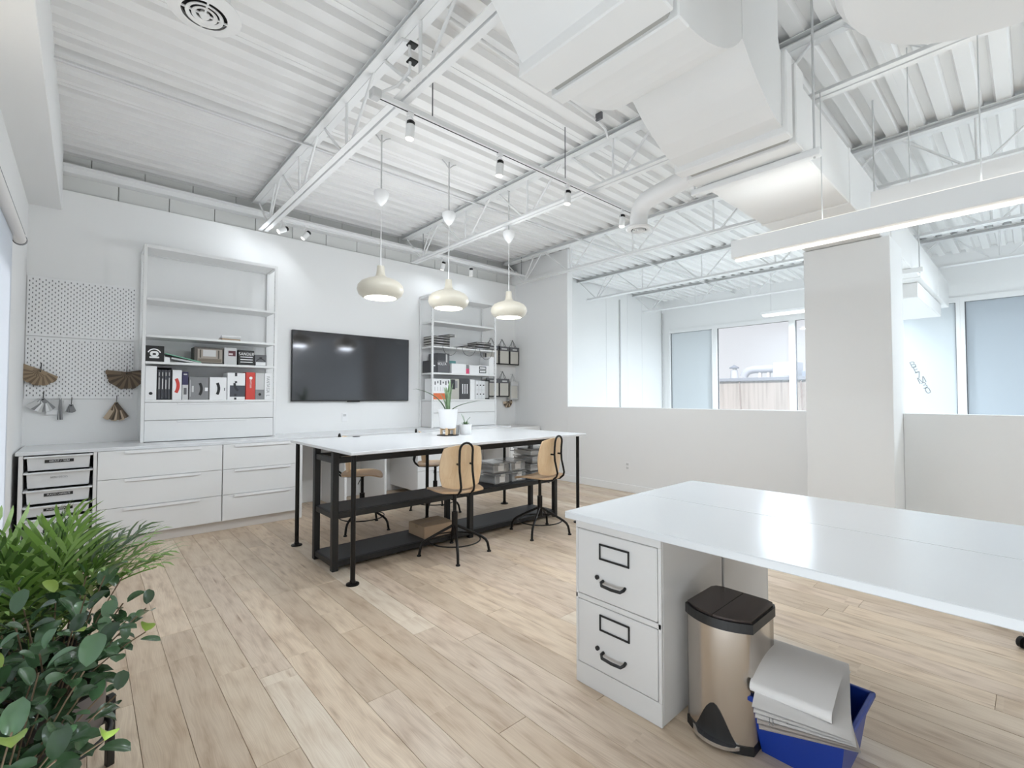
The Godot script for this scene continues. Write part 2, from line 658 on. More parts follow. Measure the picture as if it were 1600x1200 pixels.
func build_ceiling():
	var ce := thing("ceiling", "white ribbed metal roof deck above the open joists", "ceiling", v(4.8, DECK, -1), 0, "", "structure")
	part(ce, "unseen_roof_slab", room(ce).box(v(-0.6, 3.56, BZ - 0.3), v(FX + 0.3, 3.75, EZ + 0.2)), M.deck)  # unseen slab over the deck, keeps sky light out of the room
	# one deck sheet: four ribs, then copies side by side
	var pitch := 0.165
	var prof := []
	for k in 4:
		var z := k * pitch
		prof.append_array([Vector2(z, 0), Vector2(z + 0.078, 0), Vector2(z + 0.094, 0.042), Vector2(z + 0.149, 0.042)])
	prof.append(Vector2(4 * pitch, 0))
	var g := G.new()
	for i in prof.size() - 1:
		var a: Vector2 = prof[i]
		var b: Vector2 = prof[i + 1]
		var zz := -0.0
		g.poly([v(-5.25, a.y, a.x), v(5.3, a.y, a.x), v(5.3, b.y, b.x - zz), v(-5.25, b.y, b.x - zz)], v(0, -1, 0))
	# side lap: a thin lip
	g.box(v(-5.25, -0.004, -0.012), v(5.3, -0.0005, 0.03))
	var me := g.mesh()
	var n := 0
	var z := BZ - 0.1
	while z < EZ:
		var mi := part(ce, "deck_panel", me, M.deck)
		mi.position = v(4.8, DECK, z) - ce.position
		z += 4 * pitch
		n += 1
	# ledger angle on the back wall
	var la := thing("trim_3", "white steel ledger angle fixed along the top of the back wall", "ledger", v(2.4, 3.29, BZ), 0, "", "structure")
	part(la, "angle", room(la).box(v(-0.19, 3.285, BZ - 0.088), v(RX, 3.345, BZ + 0.012), 0.003).box(v(-0.19, 3.335, BZ - 0.088), v(RX, 3.345, BZ + 0.07), 0.002), M.steel_white)
	var bo := room(la)
	for k in 7:
		bo.tube([v(0.0 + k * 0.8, 3.355, BZ - 0.02), v(0.0 + k * 0.8, 3.347, BZ - 0.02)], 0.014, 8)
	part(la, "bolt", bo, M.mid)
	for x in [1.40, 3.26, 5.12, 6.98, 8.84]:
		joist(x)
	# bridging across the joists
	for zb in [-4.14, -1.86, 0.9]:
		solid("bridging", {-4.14: "thin white bridging angle crossing the joists near the back wall", -1.86: "thin white bridging angle crossing the joists at mid room", 0.9: "thin white bridging angle crossing the joists above the camera"}[zb], "bridging", G.new().box(v(-0.19, 3.405, zb - 0.014), v(FX, 3.433, zb - 0.010)).box(v(-0.19, 3.405, zb - 0.014), v(FX, 3.409, zb + 0.014)), M.steel_white, "", "structure")


func joist(x: float):
	var lab: String = {1.40: "white open-web steel joist nearest the left wall", 3.26: "white open-web joist carrying the long linear pendant", 5.12: "white open-web joist over the interior half wall", 6.98: "first white open-web joist inside the far room", 8.84: "white open-web joist closest to the outer windows"}[x]
	var o := thing("joist", lab, "joist", v(x, 3.06, -1), 0, "", "structure")
	var t := room(o)
	var b := room(o)
	for s in [-1, 1]:
		t.box(v(x + s * 0.001, 3.43, BZ - 0.02), v(x + s * 0.058, 3.436, EZ), 0.001)
		t.box(v(x + s * 0.003, 3.4362, BZ - 0.02), v(x + s * 0.010, 3.4738, EZ), 0.001)
		t.box(v(x + s * 0.003, 3.474, BZ - 0.02), v(x + s * 0.055, 3.48, EZ), 0.001)
		b.box(v(x + s * 0.007, 3.06, BZ + 0.22), v(x + s * 0.05, 3.066, EZ), 0.001)
		b.box(v(x + s * 0.007, 3.0662, BZ + 0.22), v(x + s * 0.013, 3.10, EZ), 0.001)
	part(o, "top_chord", t, M.steel_white)
	part(o, "bottom_chord", b, M.steel_white)
	var lo := 3.075
	var hi := 3.45
	var zz := -4.42
	part(o, "web", room(o).tube([v(x, hi - 0.02, BZ + 0.05), v(x, lo, BZ + 0.42)], 0.011, 6), M.steel_white)
	part(o, "web", room(o).tube([v(x, lo, BZ + 0.46), v(x, hi, -4.98)], 0.010, 6), M.steel_white)
	part(o, "web", room(o).tube([v(x, hi, -5.15), v(x, lo, BZ + 0.42)], 0.009, 6), M.steel_white)
	part(o, "web", room(o).tube([v(x, hi, -4.94), v(x, lo, -4.48)], 0.010, 6), M.steel_white)
	while zz < EZ - 0.5:
		part(o, "web", room(o).tube([v(x, lo, zz), v(x, hi, zz)], 0.011, 6), M.steel_white)
		part(o, "web", room(o).tube([v(x, lo, zz + 0.06), v(x, hi, zz + 0.46)], 0.011, 6), M.steel_white)
		part(o, "web", room(o).tube([v(x, hi, zz + 0.58), v(x, lo, zz + 0.98)], 0.011, 6), M.steel_white)
		zz += 1.04


func build_ducts():
	# main duct along x, its elbow up to the roof, and a second elbow towards the left
	var z0 := -1.40
	var z1 := -0.83
	var o := thing("air_duct", "large white rectangular air duct with two elbows rising to the roof", "duct", v(3.5, 2.6, -1.1))
	part(o, "duct_run", room(o).box(v(2.86, 2.60, z0), v(9.6, 2.98, z1), 0.006), M.duct)
	# right elbow and left elbow share the roof opening; profiles in x, y
	var right := PackedVector2Array()
	for p in [[2.62, 2.62], [2.50, 2.632], [2.40, 2.668], [2.30, 2.715], [2.21, 2.765], [2.12, 2.832], [2.12, 3.47], [2.56, 3.47], [2.56, 3.06], [2.58, 3.02], [2.62, 3.0]]:
		right.append(Vector2(p[0], p[1]))
	part(o, "elbow", room(o).prism(right, Transform3D(Basis.IDENTITY, v(0, 0, z0)), z1 - z0), M.duct)
	var left := PackedVector2Array()
	for p in [[1.56, 2.62], [1.62, 2.622], [1.70, 2.63], [1.78, 2.642], [1.87, 2.668], [1.95, 2.70], [2.02, 2.742], [2.08, 2.79], [2.115, 2.832], [2.115, 3.47], [1.80, 3.47], [1.78, 3.1], [1.70, 3.02], [1.56, 3.0]]:
		left.append(Vector2(p[0], p[1]))
	part(o, "elbow", room(o).prism(left, Transform3D(Basis.IDENTITY, v(0, 0, z0)), z1 - z0), M.duct)
	for fx in [[2.60, 2.69], [2.745, 2.87], [1.52, 1.60], [1.32, 1.487]]:
		part(o, "flange", room(o).box(v(fx[0], 2.588, z0 - 0.022), v(fx[1], 3.02, z1 + 0.022), 0.006), M.duct)
	part(o, "canvas_collar", room(o).box(v(2.68, 2.606, z0 + 0.006), v(2.755, 3.0, z1 - 0.012), 0.01), M.canvas, "grey flexible collar between flanges")
	part(o, "canvas_collar", room(o).box(v(1.48, 2.606, z0 + 0.006), v(1.53, 3.0, z1 - 0.012), 0.01), M.canvas, "grey flexible collar between flanges")
	for sx in [3.9, 5.3, 6.9, 8.4]:
		part(o, "seam", room(o).box(v(sx, 2.592, z0 - 0.006), v(sx + 0.03, 2.986, z1 + 0.006), 0.003), M.duct)
	# hood: tapers up and out on the left
	var h := room(o)
	var A := [v(1.33, 2.63, z0), v(1.33, 2.63, z1), v(1.33, 3.0, z1), v(1.33, 3.0, z0)]
	var B := [v(1.02, 2.87, z0 + 0.04), v(0.98, 2.87, z1 + 0.35), v(0.98, 3.03, z1 + 0.35), v(1.02, 3.03, z0 + 0.04)]
	h.poly([A[0], A[1], B[1], B[0]], v(-0.5, -1, 0))
	h.poly([A[1], A[2], B[2], B[1]], v(0, 0, 1))
	h.poly([A[2], A[3], B[3], B[2]], v(0, 1, 0))
	h.poly([A[3], A[0], B[0], B[3]], v(0, 0, -1))
	h.poly([B[0], B[1], B[2], B[3]], v(-1, 0, 0))
	part(o, "hood", h, M.duct)
	var dx := room(o)
	dx.box(v(7.2, 2.42, z0 + 0.05), v(9.2, 2.6, z1 - 0.05), 0.01)
	part(o, "branch_box", dx, M.duct)
	# trapezes that carry it
	for tx in [[2.9, "white trapeze bar and rods carrying the duct at its elbow"], [4.35, "white trapeze bar and rods carrying the duct before the column"], [6.4, "white trapeze bar and rods carrying the duct past the column"]]:
		var t := thing("duct_hanger", tx[1], "hanger", v(tx[0], 2.56, -1.1))
		part(t, "bar", room(t).box(v(tx[0] - 0.025, 2.548, z0 - 0.06), v(tx[0] + 0.025, 2.587 if tx[0] < 3 else 2.598, z1 + 0.09), 0.004), M.steel_white)
		for zr in [z0 - 0.045, z1 + 0.06]:
			part(t, "rod", room(t).tube([v(tx[0], 2.54, zr), v(tx[0], DECK, zr)], 0.006, 8), M.pale)
	# big round drum at the upper right
	var d := thing("round_duct", "big round white drum duct above the linear pendant", "duct", v(2.0, 2.6, 0.08))
	var pr := [Vector2(0, 0), Vector2(0.45, 0), Vector2(0.505, 0.012), Vector2(0.53, 0.05), Vector2(0.53, 0.86), Vector2(0, 0.86)]
	part(d, "drum", G.new().lathe(Vector3.ZERO, pr, 48), M.duct)
	part(d, "seam", G.new().lathe(Vector3.ZERO, [Vector2(0.53, 0.42), Vector2(0.536, 0.43), Vector2(0.536, 0.45), Vector2(0.53, 0.46)], 48), M.duct)
	# small branch with elbow and round diffuser
	var s := thing("branch_duct", "small white round duct bending down to a diffuser", "duct", v(3.72, 2.92, -2.45))
	var pts := [v(3.42, 3.0, -1.42), v(3.62, 3.0, -2.12)]
	for k in 7:
		var a := PI / 2 * k / 6.0
		pts.append(v(3.66, 3.0, -2.25) + v(0.045 * sin(a), -0.13 * (1 - cos(a)), -0.13 * sin(a)))
	pts.append(v(3.71, 2.80, -2.385))
	part(s, "pipe", room(s).tube(pts, 0.078, 20), M.duct)
	part(s, "collar", room(s).lathe(v(3.71, 2.77, -2.385), [Vector2(0.078, 0.0), Vector2(0.10, 0.005), Vector2(0.10, 0.03), Vector2(0.078, 0.035)], 24), M.duct)
	diffuser("round_diffuser", "small round white diffuser on the elbow above the table end", v(3.71, 2.77, -2.385), 0.7)
	diffuser("round_diffuser", "round white ceiling diffuser with black slots at upper left", v(0.37, 2.99, -2.5), 0.92)
	var dp := thing("duct_drop", "short white round duct feeding the upper left diffuser", "duct", v(0.37, 3.02, -2.5))
	part(dp, "pipe", room(dp).lathe(v(0.37, 3.02, -2.5), [Vector2(0, 0), Vector2(0.1, 0), Vector2(0.1, 0.46), Vector2(0, 0.46)], 24), M.duct)
	# conduit runs
	var c := thing("conduit", "thin white conduit with dark clips under the deck between joists", "conduit", v(2.4, 3.4, -2.25))
	part(c, "pipe", room(c).tube([v(1.52, 3.44, -2.22), v(3.0, 3.44, -2.28), v(3.1, 3.44, -2.3), v(3.22, 3.43, -2.36)], 0.011, 8), M.steel_white)
	for cx in [1.72, 2.3, 2.95]:
		part(c, "clip", room(c).box(v(cx - 0.01, 3.425, -2.275), v(cx + 0.01, 3.482, -2.215), 0.003), M.mid)
	var f := thing("flexible_cable", "white flexible cable strapped down the web of the nearest joist", "cable", v(1.40, 3.05, -2.4))
	var fp := []
	for p in [[1.385, 3.44, -2.62], [1.37, 3.40, -2.50], [1.372, 3.34, -2.42], [1.375, 3.24, -2.41], [1.375, 3.16, -2.42], [1.34, 3.10, -2.50], [1.27, 3.06, -2.56], [1.235, 3.035, -2.56]]:
		fp.append(v(p[0], p[1], p[2]))
	part(f, "cable", room(f).tube(fp, 0.009, 8), M.steel_white)
	for y in [3.32, 3.22]:
		part(f, "strap", room(f).box(v(1.36, y - 0.006, -2.435), v(1.415, y + 0.006, -2.385), 0.003), M.dark, "black cable tie")


func diffuser(n: String, lab: String, at: Vector3, k: float):
	var o := thing(n, lab, "diffuser", at)
	part(o, "flange", G.new().lathe(Vector3.ZERO, [Vector2(0.098 * k, 0.0), Vector2(0.15 * k, 0.004), Vector2(0.16 * k, 0.014), Vector2(0.155 * k, 0.024), Vector2(0.098 * k, 0.028)], 36), M.duct)
	part(o, "throat", G.new().lathe(Vector3.ZERO, [Vector2(0, 0.018), Vector2(0.1 * k, 0.018), Vector2(0.1 * k, 0.03), Vector2(0, 0.03)], 30), M.dark, "black inside of the diffuser")
	for r in [0.072, 0.046]:
		part(o, "ring", G.new().lathe(Vector3.ZERO, [Vector2((r - 0.008) * k, 0.002), Vector2((r + 0.008) * k, -0.006), Vector2((r + 0.01) * k, 0.0), Vector2((r - 0.004) * k, 0.012), Vector2((r - 0.008) * k, 0.002)], 30), M.duct)
	part(o, "hub", G.new().lathe(Vector3.ZERO, [Vector2(0, -0.012), Vector2(0.018 * k, -0.01), Vector2(0.024 * k, 0.0), Vector2(0.018 * k, 0.015)], 20), M.duct)
	var sp := G.new()
	sp.box(v(-0.1 * k, 0.0, -0.004), v(0.1 * k, 0.006, 0.004))
	sp.box(v(-0.004, 0.0, -0.1 * k), v(0.004, 0.006, 0.1 * k))
	part(o, "spoke", sp, M.duct)


func build_lights():
	# three pendant lamps over the work table
	var lab := ["leftmost of the three cream bell pendants over the work table", "middle one of the three cream bell pendants over the table", "rightmost of the three cream bell pendants over the table"]
	for k in 3:
		var x: float = [1.83, 2.52, 3.28][k]
		var o := thing("pendant_lamp", lab[k], "lamp", v(x, 2.085, -3.68), 0, "bell pendants over the table")
		var p := []
		for q in [[0.13, 0], [0.152, 0.008], [0.178, 0.03], [0.192, 0.065], [0.186, 0.10], [0.16, 0.132], [0.115, 0.155], [0.066, 0.17], [0.044, 0.185], [0.036, 0.205], [0.032, 0.235], [0.030, 0.272], [0.0, 0.275]]:
			p.append(Vector2(q[0], q[1]))
		part(o, "shade", G.new().lathe(Vector3.ZERO, p, 40), M.shade_glow)
		var q := []
		for w in [[0.0, 0.14], [0.1, 0.13], [0.15, 0.10], [0.178, 0.065], [0.165, 0.032], [0.13, 0.0]]:
			q.append(Vector2(w[0], w[1]))
		part(o, "shade_lining", G.new().lathe(Vector3.ZERO, q, 40), M.shade_glow)
		part(o, "bulb_diffuser", G.new().lathe(v(0, 0.004, 0), [Vector2(0, 0), Vector2(0.126, 0), Vector2(0.126, 0.004), Vector2(0, 0.004)], 32), M.lamp_glow, "glowing disc in the shade mouth")
		part(o, "cable", G.new().tube([v(0, 0.27, 0), v(0, 0.80, 0)], 0.0035, 6), M.white)
		part(o, "canopy", G.new().lathe(v(0, 0.79, 0), [Vector2(0, 0), Vector2(0.014, 0.002), Vector2(0.045, 0.04), Vector2(0.062, 0.085), Vector2(0.062, 0.115), Vector2(0.05, 0.125), Vector2(0, 0.128)], 24), M.white)
		part(o, "rod", G.new().tube([v(0, 0.915, 0), v(0, DECK - 2.085, 0)], 0.007, 8), M.pale)
		part(o, "hook", G.new().tube([v(-0.08, DECK - 2.087, 0), v(-0.04, DECK - 2.11, 0), v(0, DECK - 2.15, 0), v(0.04, DECK - 2.11, 0), v(0.08, DECK - 2.087, 0)], 0.005, 6), M.pale)
		var ol := OmniLight3D.new()  # all-round fill added inside the shade to lift walls and ceiling
		ol.name = "added_bulb_fill"
		ol.light_energy = LW.om
		ol.light_color = Color(0.96, 0.98, 1.0)
		ol.light_size = 0.08
		ol.omni_range = 20.0
		ol.shadow_enabled = true
		o.add_child(ol)
		ol.position = v(0, 0.09, 0)
		area_light(o, "lamp_light", v(x, 2.07, -3.68), Vector2(0.2, 0.2), LW.tp, Color(0.93, 0.965, 1.0))
	# track over the floor, four spots
	var tr := thing("light_track", "thin white light track hung under the joists with spots", "track", v(2.5, 3.02, -2.55))
	part(tr, "rail", room(tr).box(v(1.22, 3.012, -2.572), v(3.86, 3.046, -2.538), 0.003), M.steel_white)
	part(tr, "slot", room(tr).box(v(1.25, 3.0095, -2.558), v(3.84, 3.0125, -2.552)), M.dark, "dark slot under the rail")
	part(tr, "feed_box", room(tr).box(v(1.20, 3.0, -2.585), v(1.255, 3.055, -2.525), 0.006), M.pale)
	for hx in [1.62, 2.9]:
		part(tr, "hanger_rod", room(tr).tube([v(hx, 3.04, -2.555), v(hx, DECK, -2.555)], 0.004, 6), M.mid)
	var names := ["track spot nearest the left joist, glaring brightly", "second track spot from the left, lit and pointing down", "third track spot from the left, in front of the middle joist", "track spot at the right end beside the elbow diffuser"]
	for k in 4:
		spot([1.46, 2.19, 2.93, 3.70][k], 3.01, -2.555, v(-0.05, -1, -0.05), names[k], LW.ts, true, "spots on the middle track")
	var tb := thing("light_track", "white light track along the top of the back wall", "track", v(2.8, 3.16, -5.42))
	part(tb, "rail", room(tb).box(v(1.40, 3.165, -5.437), v(5.2, 3.195, -5.403), 0.003), M.steel_white)
	for hx in [1.45, 3.3, 5.1]:
		part(tb, "hanger_rod", room(tb).tube([v(hx, 3.19, -5.42), v(hx, DECK, -5.42)], 0.004, 6), M.mid)
	names = ["first wall-washing spot above the left shelving", "second wall-washing spot from the left above the screen", "wall-washing spot left of the right shelving", "last wall-washing spot by the far right corner"]
	for k in 4:
		spot([1.56, 1.80, 3.62, 4.10][k], 3.165, -5.42, [v(-0.85, -0.55, 0.0), v(-0.6, -0.75, -0.1), v(-0.1, -1, -0.3), v(0.2, -1, -0.3)][k], names[k], LW.wl if k < 2 else LW.ws, false, "spots on the back track")
	# long linear pendant over the desk side, two more added behind the camera as fill
	linear("linear_pendant", "long white linear pendant with a glowing lower edge above the desk", v(3.2, 2.17, -1.33), 1.6, LW.p1d, LW.p1u, [-0.815, -0.15, 0.9])
	linear("linear_pendant", "second white linear pendant hung higher behind the long one", v(3.85, 2.485, -0.696), 1.6, LW.p2, 0.0, [-0.5, 0.9])
	linear("linear_pendant", "added linear pendant behind the viewer near the left wall, lifts the ceiling", v(0.8, 2.2, -0.4), 3.3, LW.bd, LW.bu, [0.2, 2.9])
	linear("linear_pendant", "added linear pendant behind the viewer near the half wall, fill light", v(4.1, 2.2, 1.9), 3.3, 0.15 * LW.br, LW.br, [2.0, 2.9])
	# fill light added out of view on the left wall, brightens the ceiling
	var fill_wu := thing("added_fill_uplight", "added slim fill light on the left wall above the blind", "lamp", v(-0.37, 2.44, -1.7))
	part(fill_wu, "housing", room(fill_wu).box(v(-0.4, 2.42, -3.2), v(-0.33, 2.455, -0.2), 0.004), M.steel_white)
	part(fill_wu, "light_strip", room(fill_wu).box(v(-0.392, 2.455, -3.17), v(-0.338, 2.462, -0.23), 0.002), M.led, "glowing top of the added fill light")
	var al := AreaLight3D.new()
	al.name = "lamp_light"
	al.area_size = Vector2(2.9, 0.05)
	al.area_range = 30.0
	al.area_attenuation = 2.0
	al.light_energy = LW.fill_wu
	al.light_color = COOL
	al.shadow_enabled = true
	fill_wu.add_child(al)
	al.look_at_from_position(v(-0.36, 2.475, -1.7), v(-0.06, 3.475, -1.7), v(0.957, -0.287, 0))
	al.transform = fill_wu.transform.affine_inverse() * al.transform
	# strip lights in the far room; two are out of view, placed to brighten it
	for q in [[9.0, -3.25, -1.95, "white strip light glowing before the far windows"], [7.2, -2.0, -1.2, "short unseen strip light behind the column, lighting the far room"], [7.2, 0.4, 1.7, "unseen strip light beyond the duct, lighting the far room"]]:
		var y := 2.69 if q[0] > 8 else 3.0
		var o := thing("strip_light", q[3], "lamp", v(q[0], y, (q[1] + q[2]) / 2))
		part(o, "housing", room(o).box(v(q[0] - 0.07, y + 0.03, q[1]), v(q[0] + 0.07, y + 0.075, q[2]), 0.008), M.steel_white)
		part(o, "tube_glow", room(o).box(v(q[0] - 0.05, y, q[1] + 0.02), v(q[0] + 0.05, y + 0.032, q[2] - 0.02), 0.012), M.led)
		for zr in [q[1] + 0.15, q[2] - 0.15]:
			part(o, "wire", room(o).tube([v(q[0], y + 0.07, zr), v(q[0], DECK, zr)], 0.003, 6), M.pale)
		area_light(o, "lamp_light", v(q[0], y - 0.012, (q[1] + q[2]) / 2), Vector2(0.12, q[2] - q[1]), LW.fs, COOL)


func spot(x: float, y: float, z: float, d: Vector3, lab: String, e: float, down: bool, group: String):
	var o := thing("track_spot", lab, "spotlight", v(x, y, z), 0, group)
	part(o, "adapter", G.new().box(v(-0.02, -0.022, -0.014), v(0.02, 0.0, 0.014), 0.003), M.steel_white)
	var yo := G.new()
	for s in [-1, 1]:
		yo.tube([v(s * 0.006, -0.02, 0), v(s * 0.026, -0.04, 0), v(s * 0.029, -0.09, 0)], 0.003, 6)
	part(o, "yoke", yo, M.steel_white)
	var up := -d.normalized()
	var right := up.cross(v(0, 0, 1)).normalized()
	var X := Transform3D(Basis(right, up, right.cross(up)), v(0, -0.10, 0))
	var g := G.new(X)
	g.lathe(Vector3.ZERO, [Vector2(0, 0.035), Vector2(0.02, 0.035), Vector2(0.026, 0.028), Vector2(0.026, 0.0), Vector2(0.026, -0.06)].map(func(p): return Vector2(p.x, p.y)), 20)
	var gg := G.new(X)
	gg.lathe(Vector3.ZERO, [Vector2(0.0, -0.052), Vector2(0.0265, -0.062), Vector2(0.0275, -0.058), Vector2(0.0275, 0.018), Vector2(0.024, 0.026), Vector2(0.0, 0.026)], 20)
	part(o, "head", gg, M.steel_white)
	var gb := G.new(X)
	gb.lathe(Vector3.ZERO, [Vector2(0.0, 0.024), Vector2(0.0255, 0.024), Vector2(0.0255, 0.042), Vector2(0.018, 0.05), Vector2(0.0, 0.052)], 20)
	part(o, "heat_sink", gb, M.dark, "black rear cap")
	var gl := G.new(X)
	gl.lathe(Vector3.ZERO, [Vector2(0.0, -0.066), Vector2(0.023, -0.066), Vector2(0.0235, -0.062), Vector2(0.0, -0.05)], 20)
	part(o, "lamp_lens", gl, M.led if down else M.lamp_glow, "glowing lens")
	var l := SpotLight3D.new()
	l.name = "lamp_light"
	o.add_child(l)
	l.position = X * v(0, -0.075, 0)
	l.look_at_from_position(o.position + l.position, o.position + l.position + d, v(1, 0, 0))
	l.spot_angle = 82
	l.spot_angle_attenuation = 0.6
	l.spot_range = 20
	l.light_size = 0.03
	l.light_energy = e
	l.light_color = Color(0.94, 0.97, 1.0)
	l.shadow_enabled = true


func linear(n: String, lab: String, a: Vector3, z1: float, e: float, eu: float, wires: Array):
	var o := thing(n, lab, "lamp", a)
	part(o, "body", room(o).box(v(a.x - 0.04, a.y, a.z), v(a.x + 0.04, a.y + 0.115, z1), 0.003), M.steel_white)
	part(o, "light_strip", room(o).box(v(a.x + 0.012, a.y - 0.012, a.z + 0.006), v(a.x + 0.04, a.y - 0.0005, z1 - 0.006), 0.003), M.led, "glowing lower edge")
	for zw in wires:
		part(o, "wire", room(o).tube([v(a.x, a.y + 0.11, zw), v(a.x, 3.06 if absf(a.x - 3.2) < 0.01 else DECK, zw)], 0.003, 6), M.pale)
	area_light(o, "lamp_light", v(a.x, a.y - 0.02, (a.z + z1) / 2), Vector2(0.07, z1 - a.z), e, COOL)
	if eu > 0:  # upward glow and light added to brighten the ceiling
		part(o, "added_top_glow", room(o).box(v(a.x - 0.03, a.y + 0.113, a.z + 0.05), v(a.x + 0.03, a.y + 0.118, z1 - 0.05)), M.led, "glowing top of the added fill light")
		area_light(o, "lamp_light", v(a.x, a.y + 0.125, (a.z + z1) / 2), Vector2(0.07, z1 - a.z), eu, COOL, true)


func build_outside():
	solid("ground", "pale paved yard between the two buildings", "ground", G.new().box(v(10.3, -3.4, -40), v(60, -3.0, 30)), hexm("b5b2ae", 0.9), "", "structure")
	var nb := thing("neighbour_building", "low streaked concrete building seen through the clear window", "building", v(24, -3, -8))
	var st := SurfaceTool.new()
	st.begin(Mesh.PRIMITIVE_TRIANGLES)
	st.set_smooth_group(-1)
	for i in [0, 1, 2, 0, 2, 3]:
		st.set_uv([Vector2(0, 1), Vector2(0, 0), Vector2(4, 0), Vector2(4, 1)][i])
		st.add_vertex([v(0, 0, 20), v(0, 5.05, 20), v(0, 5.05, -20), v(0, 0, -20)][i])
	for f in [[v(0, 0, -20), v(0, 5.05, -20), v(9, 5.05, -20), v(9, 0, -20)], [v(9, 0, 20), v(9, 5.05, 20), v(0, 5.05, 20), v(0, 0, 20)], [v(0, 5.05, 20), v(9, 5.05, 20), v(9, 5.05, -20), v(0, 5.05, -20)], [v(9, 0, -20), v(9, 5.05, -20), v(9, 5.05, 20), v(9, 0, 20)]]:
		for i in [0, 1, 2, 0, 2, 3]:
			st.set_uv(Vector2(0.1, 0.1))
			st.add_vertex(f[i])
	st.generate_normals()
	part(nb, "wall", st.commit(), M.render_wall)
	part(nb, "coping", G.new().box(v(-0.12, 5.03, -20.2), v(0.35, 5.2, 20.2), 0.02), hexm("8d93a1", 0.6), "grey metal coping")
	var rc := G.new()
	for z in [-1.75, 0.95]:
		rc.tube([v(-0.05, 5.0, z), v(-0.05, 0, z + 0.2)], 0.035, 6)
	part(nb, "downpipe", rc, hexm("9a8f8c", 0.7))
	var g1 := thing("roof_vent", "capped vent stack on the neighbouring roof", "vent", v(24.8, 2.18, -10.35))
	part(g1, "stack", G.new().lathe(Vector3.ZERO, [Vector2(0, 0), Vector2(0.2, 0), Vector2(0.17, 0.45), Vector2(0, 0.45)], 14), hexm("c3c9d6", 0.5))
	part(g1, "cap", G.new().lathe(v(0, 0.55, 0), [Vector2(0, 0), Vector2(0.24, 0), Vector2(0.24, 0.05), Vector2(0.02, 0.18), Vector2(0, 0.18)], 14), hexm("858b9b", 0.5))
	part(g1, "prong", G.new().tube([v(-0.12, 0.42, 0), v(-0.12, 0.57, 0)], 0.02, 6).tube([v(0.12, 0.42, 0), v(0.12, 0.57, 0)], 0.02, 6).tube([v(0, 0.42, 0.12), v(0, 0.57, 0.12)], 0.02, 6), hexm("858b9b", 0.5))
	var g2 := thing("roof_duct", "fat silver duct and air handler box on the neighbouring roof", "duct", v(25, 2.17, -8.6))
	part(g2, "pipe", G.new().tube([v(0, 0.12, -1.35), v(0, 0.28, -1.28), v(0, 0.42, -1.1), v(0, 0.47, -0.85), v(0, 0.47, 0.2)], 0.19, 16), hexm("b9c0cf", 0.4))
	part(g2, "handler", G.new().box(v(-0.4, 0.0, 0.15), v(0.5, 0.75, 1.2), 0.02), hexm("c5cad6", 0.5))
	part(g2, "hatch", G.new().box(v(-0.42, 0.1, 0.62), v(-0.4, 0.64, 1.1), 0.005), hexm("d4d8e2", 0.5))
	part(g2, "leg", G.new().box(v(-0.1, 0.0, -0.6), v(0.1, 0.3, -0.5)).box(v(-0.1, 0.0, -0.2), v(0.1, 0.3, -0.1)), hexm("e8e4e4", 0.6))
	var g3 := thing("roof_unit", "low grey roof unit beside the window mullion", "roof unit", v(25, 2.17, -6.6))
	part(g3, "casing", G.new().box(v(-0.4, 0, -0.6), v(0.5, 0.3, 0.25), 0.02).box(v(-0.3, 0.28, -0.15), v(0.4, 0.52, 0.25), 0.02), hexm("96a0b4", 0.5))
	part(g3, "casing", G.new().box(v(-0.4, 0, 0.75), v(1.5, 0.5, 5.0), 0.02), hexm("d9d7d8", 0.6))


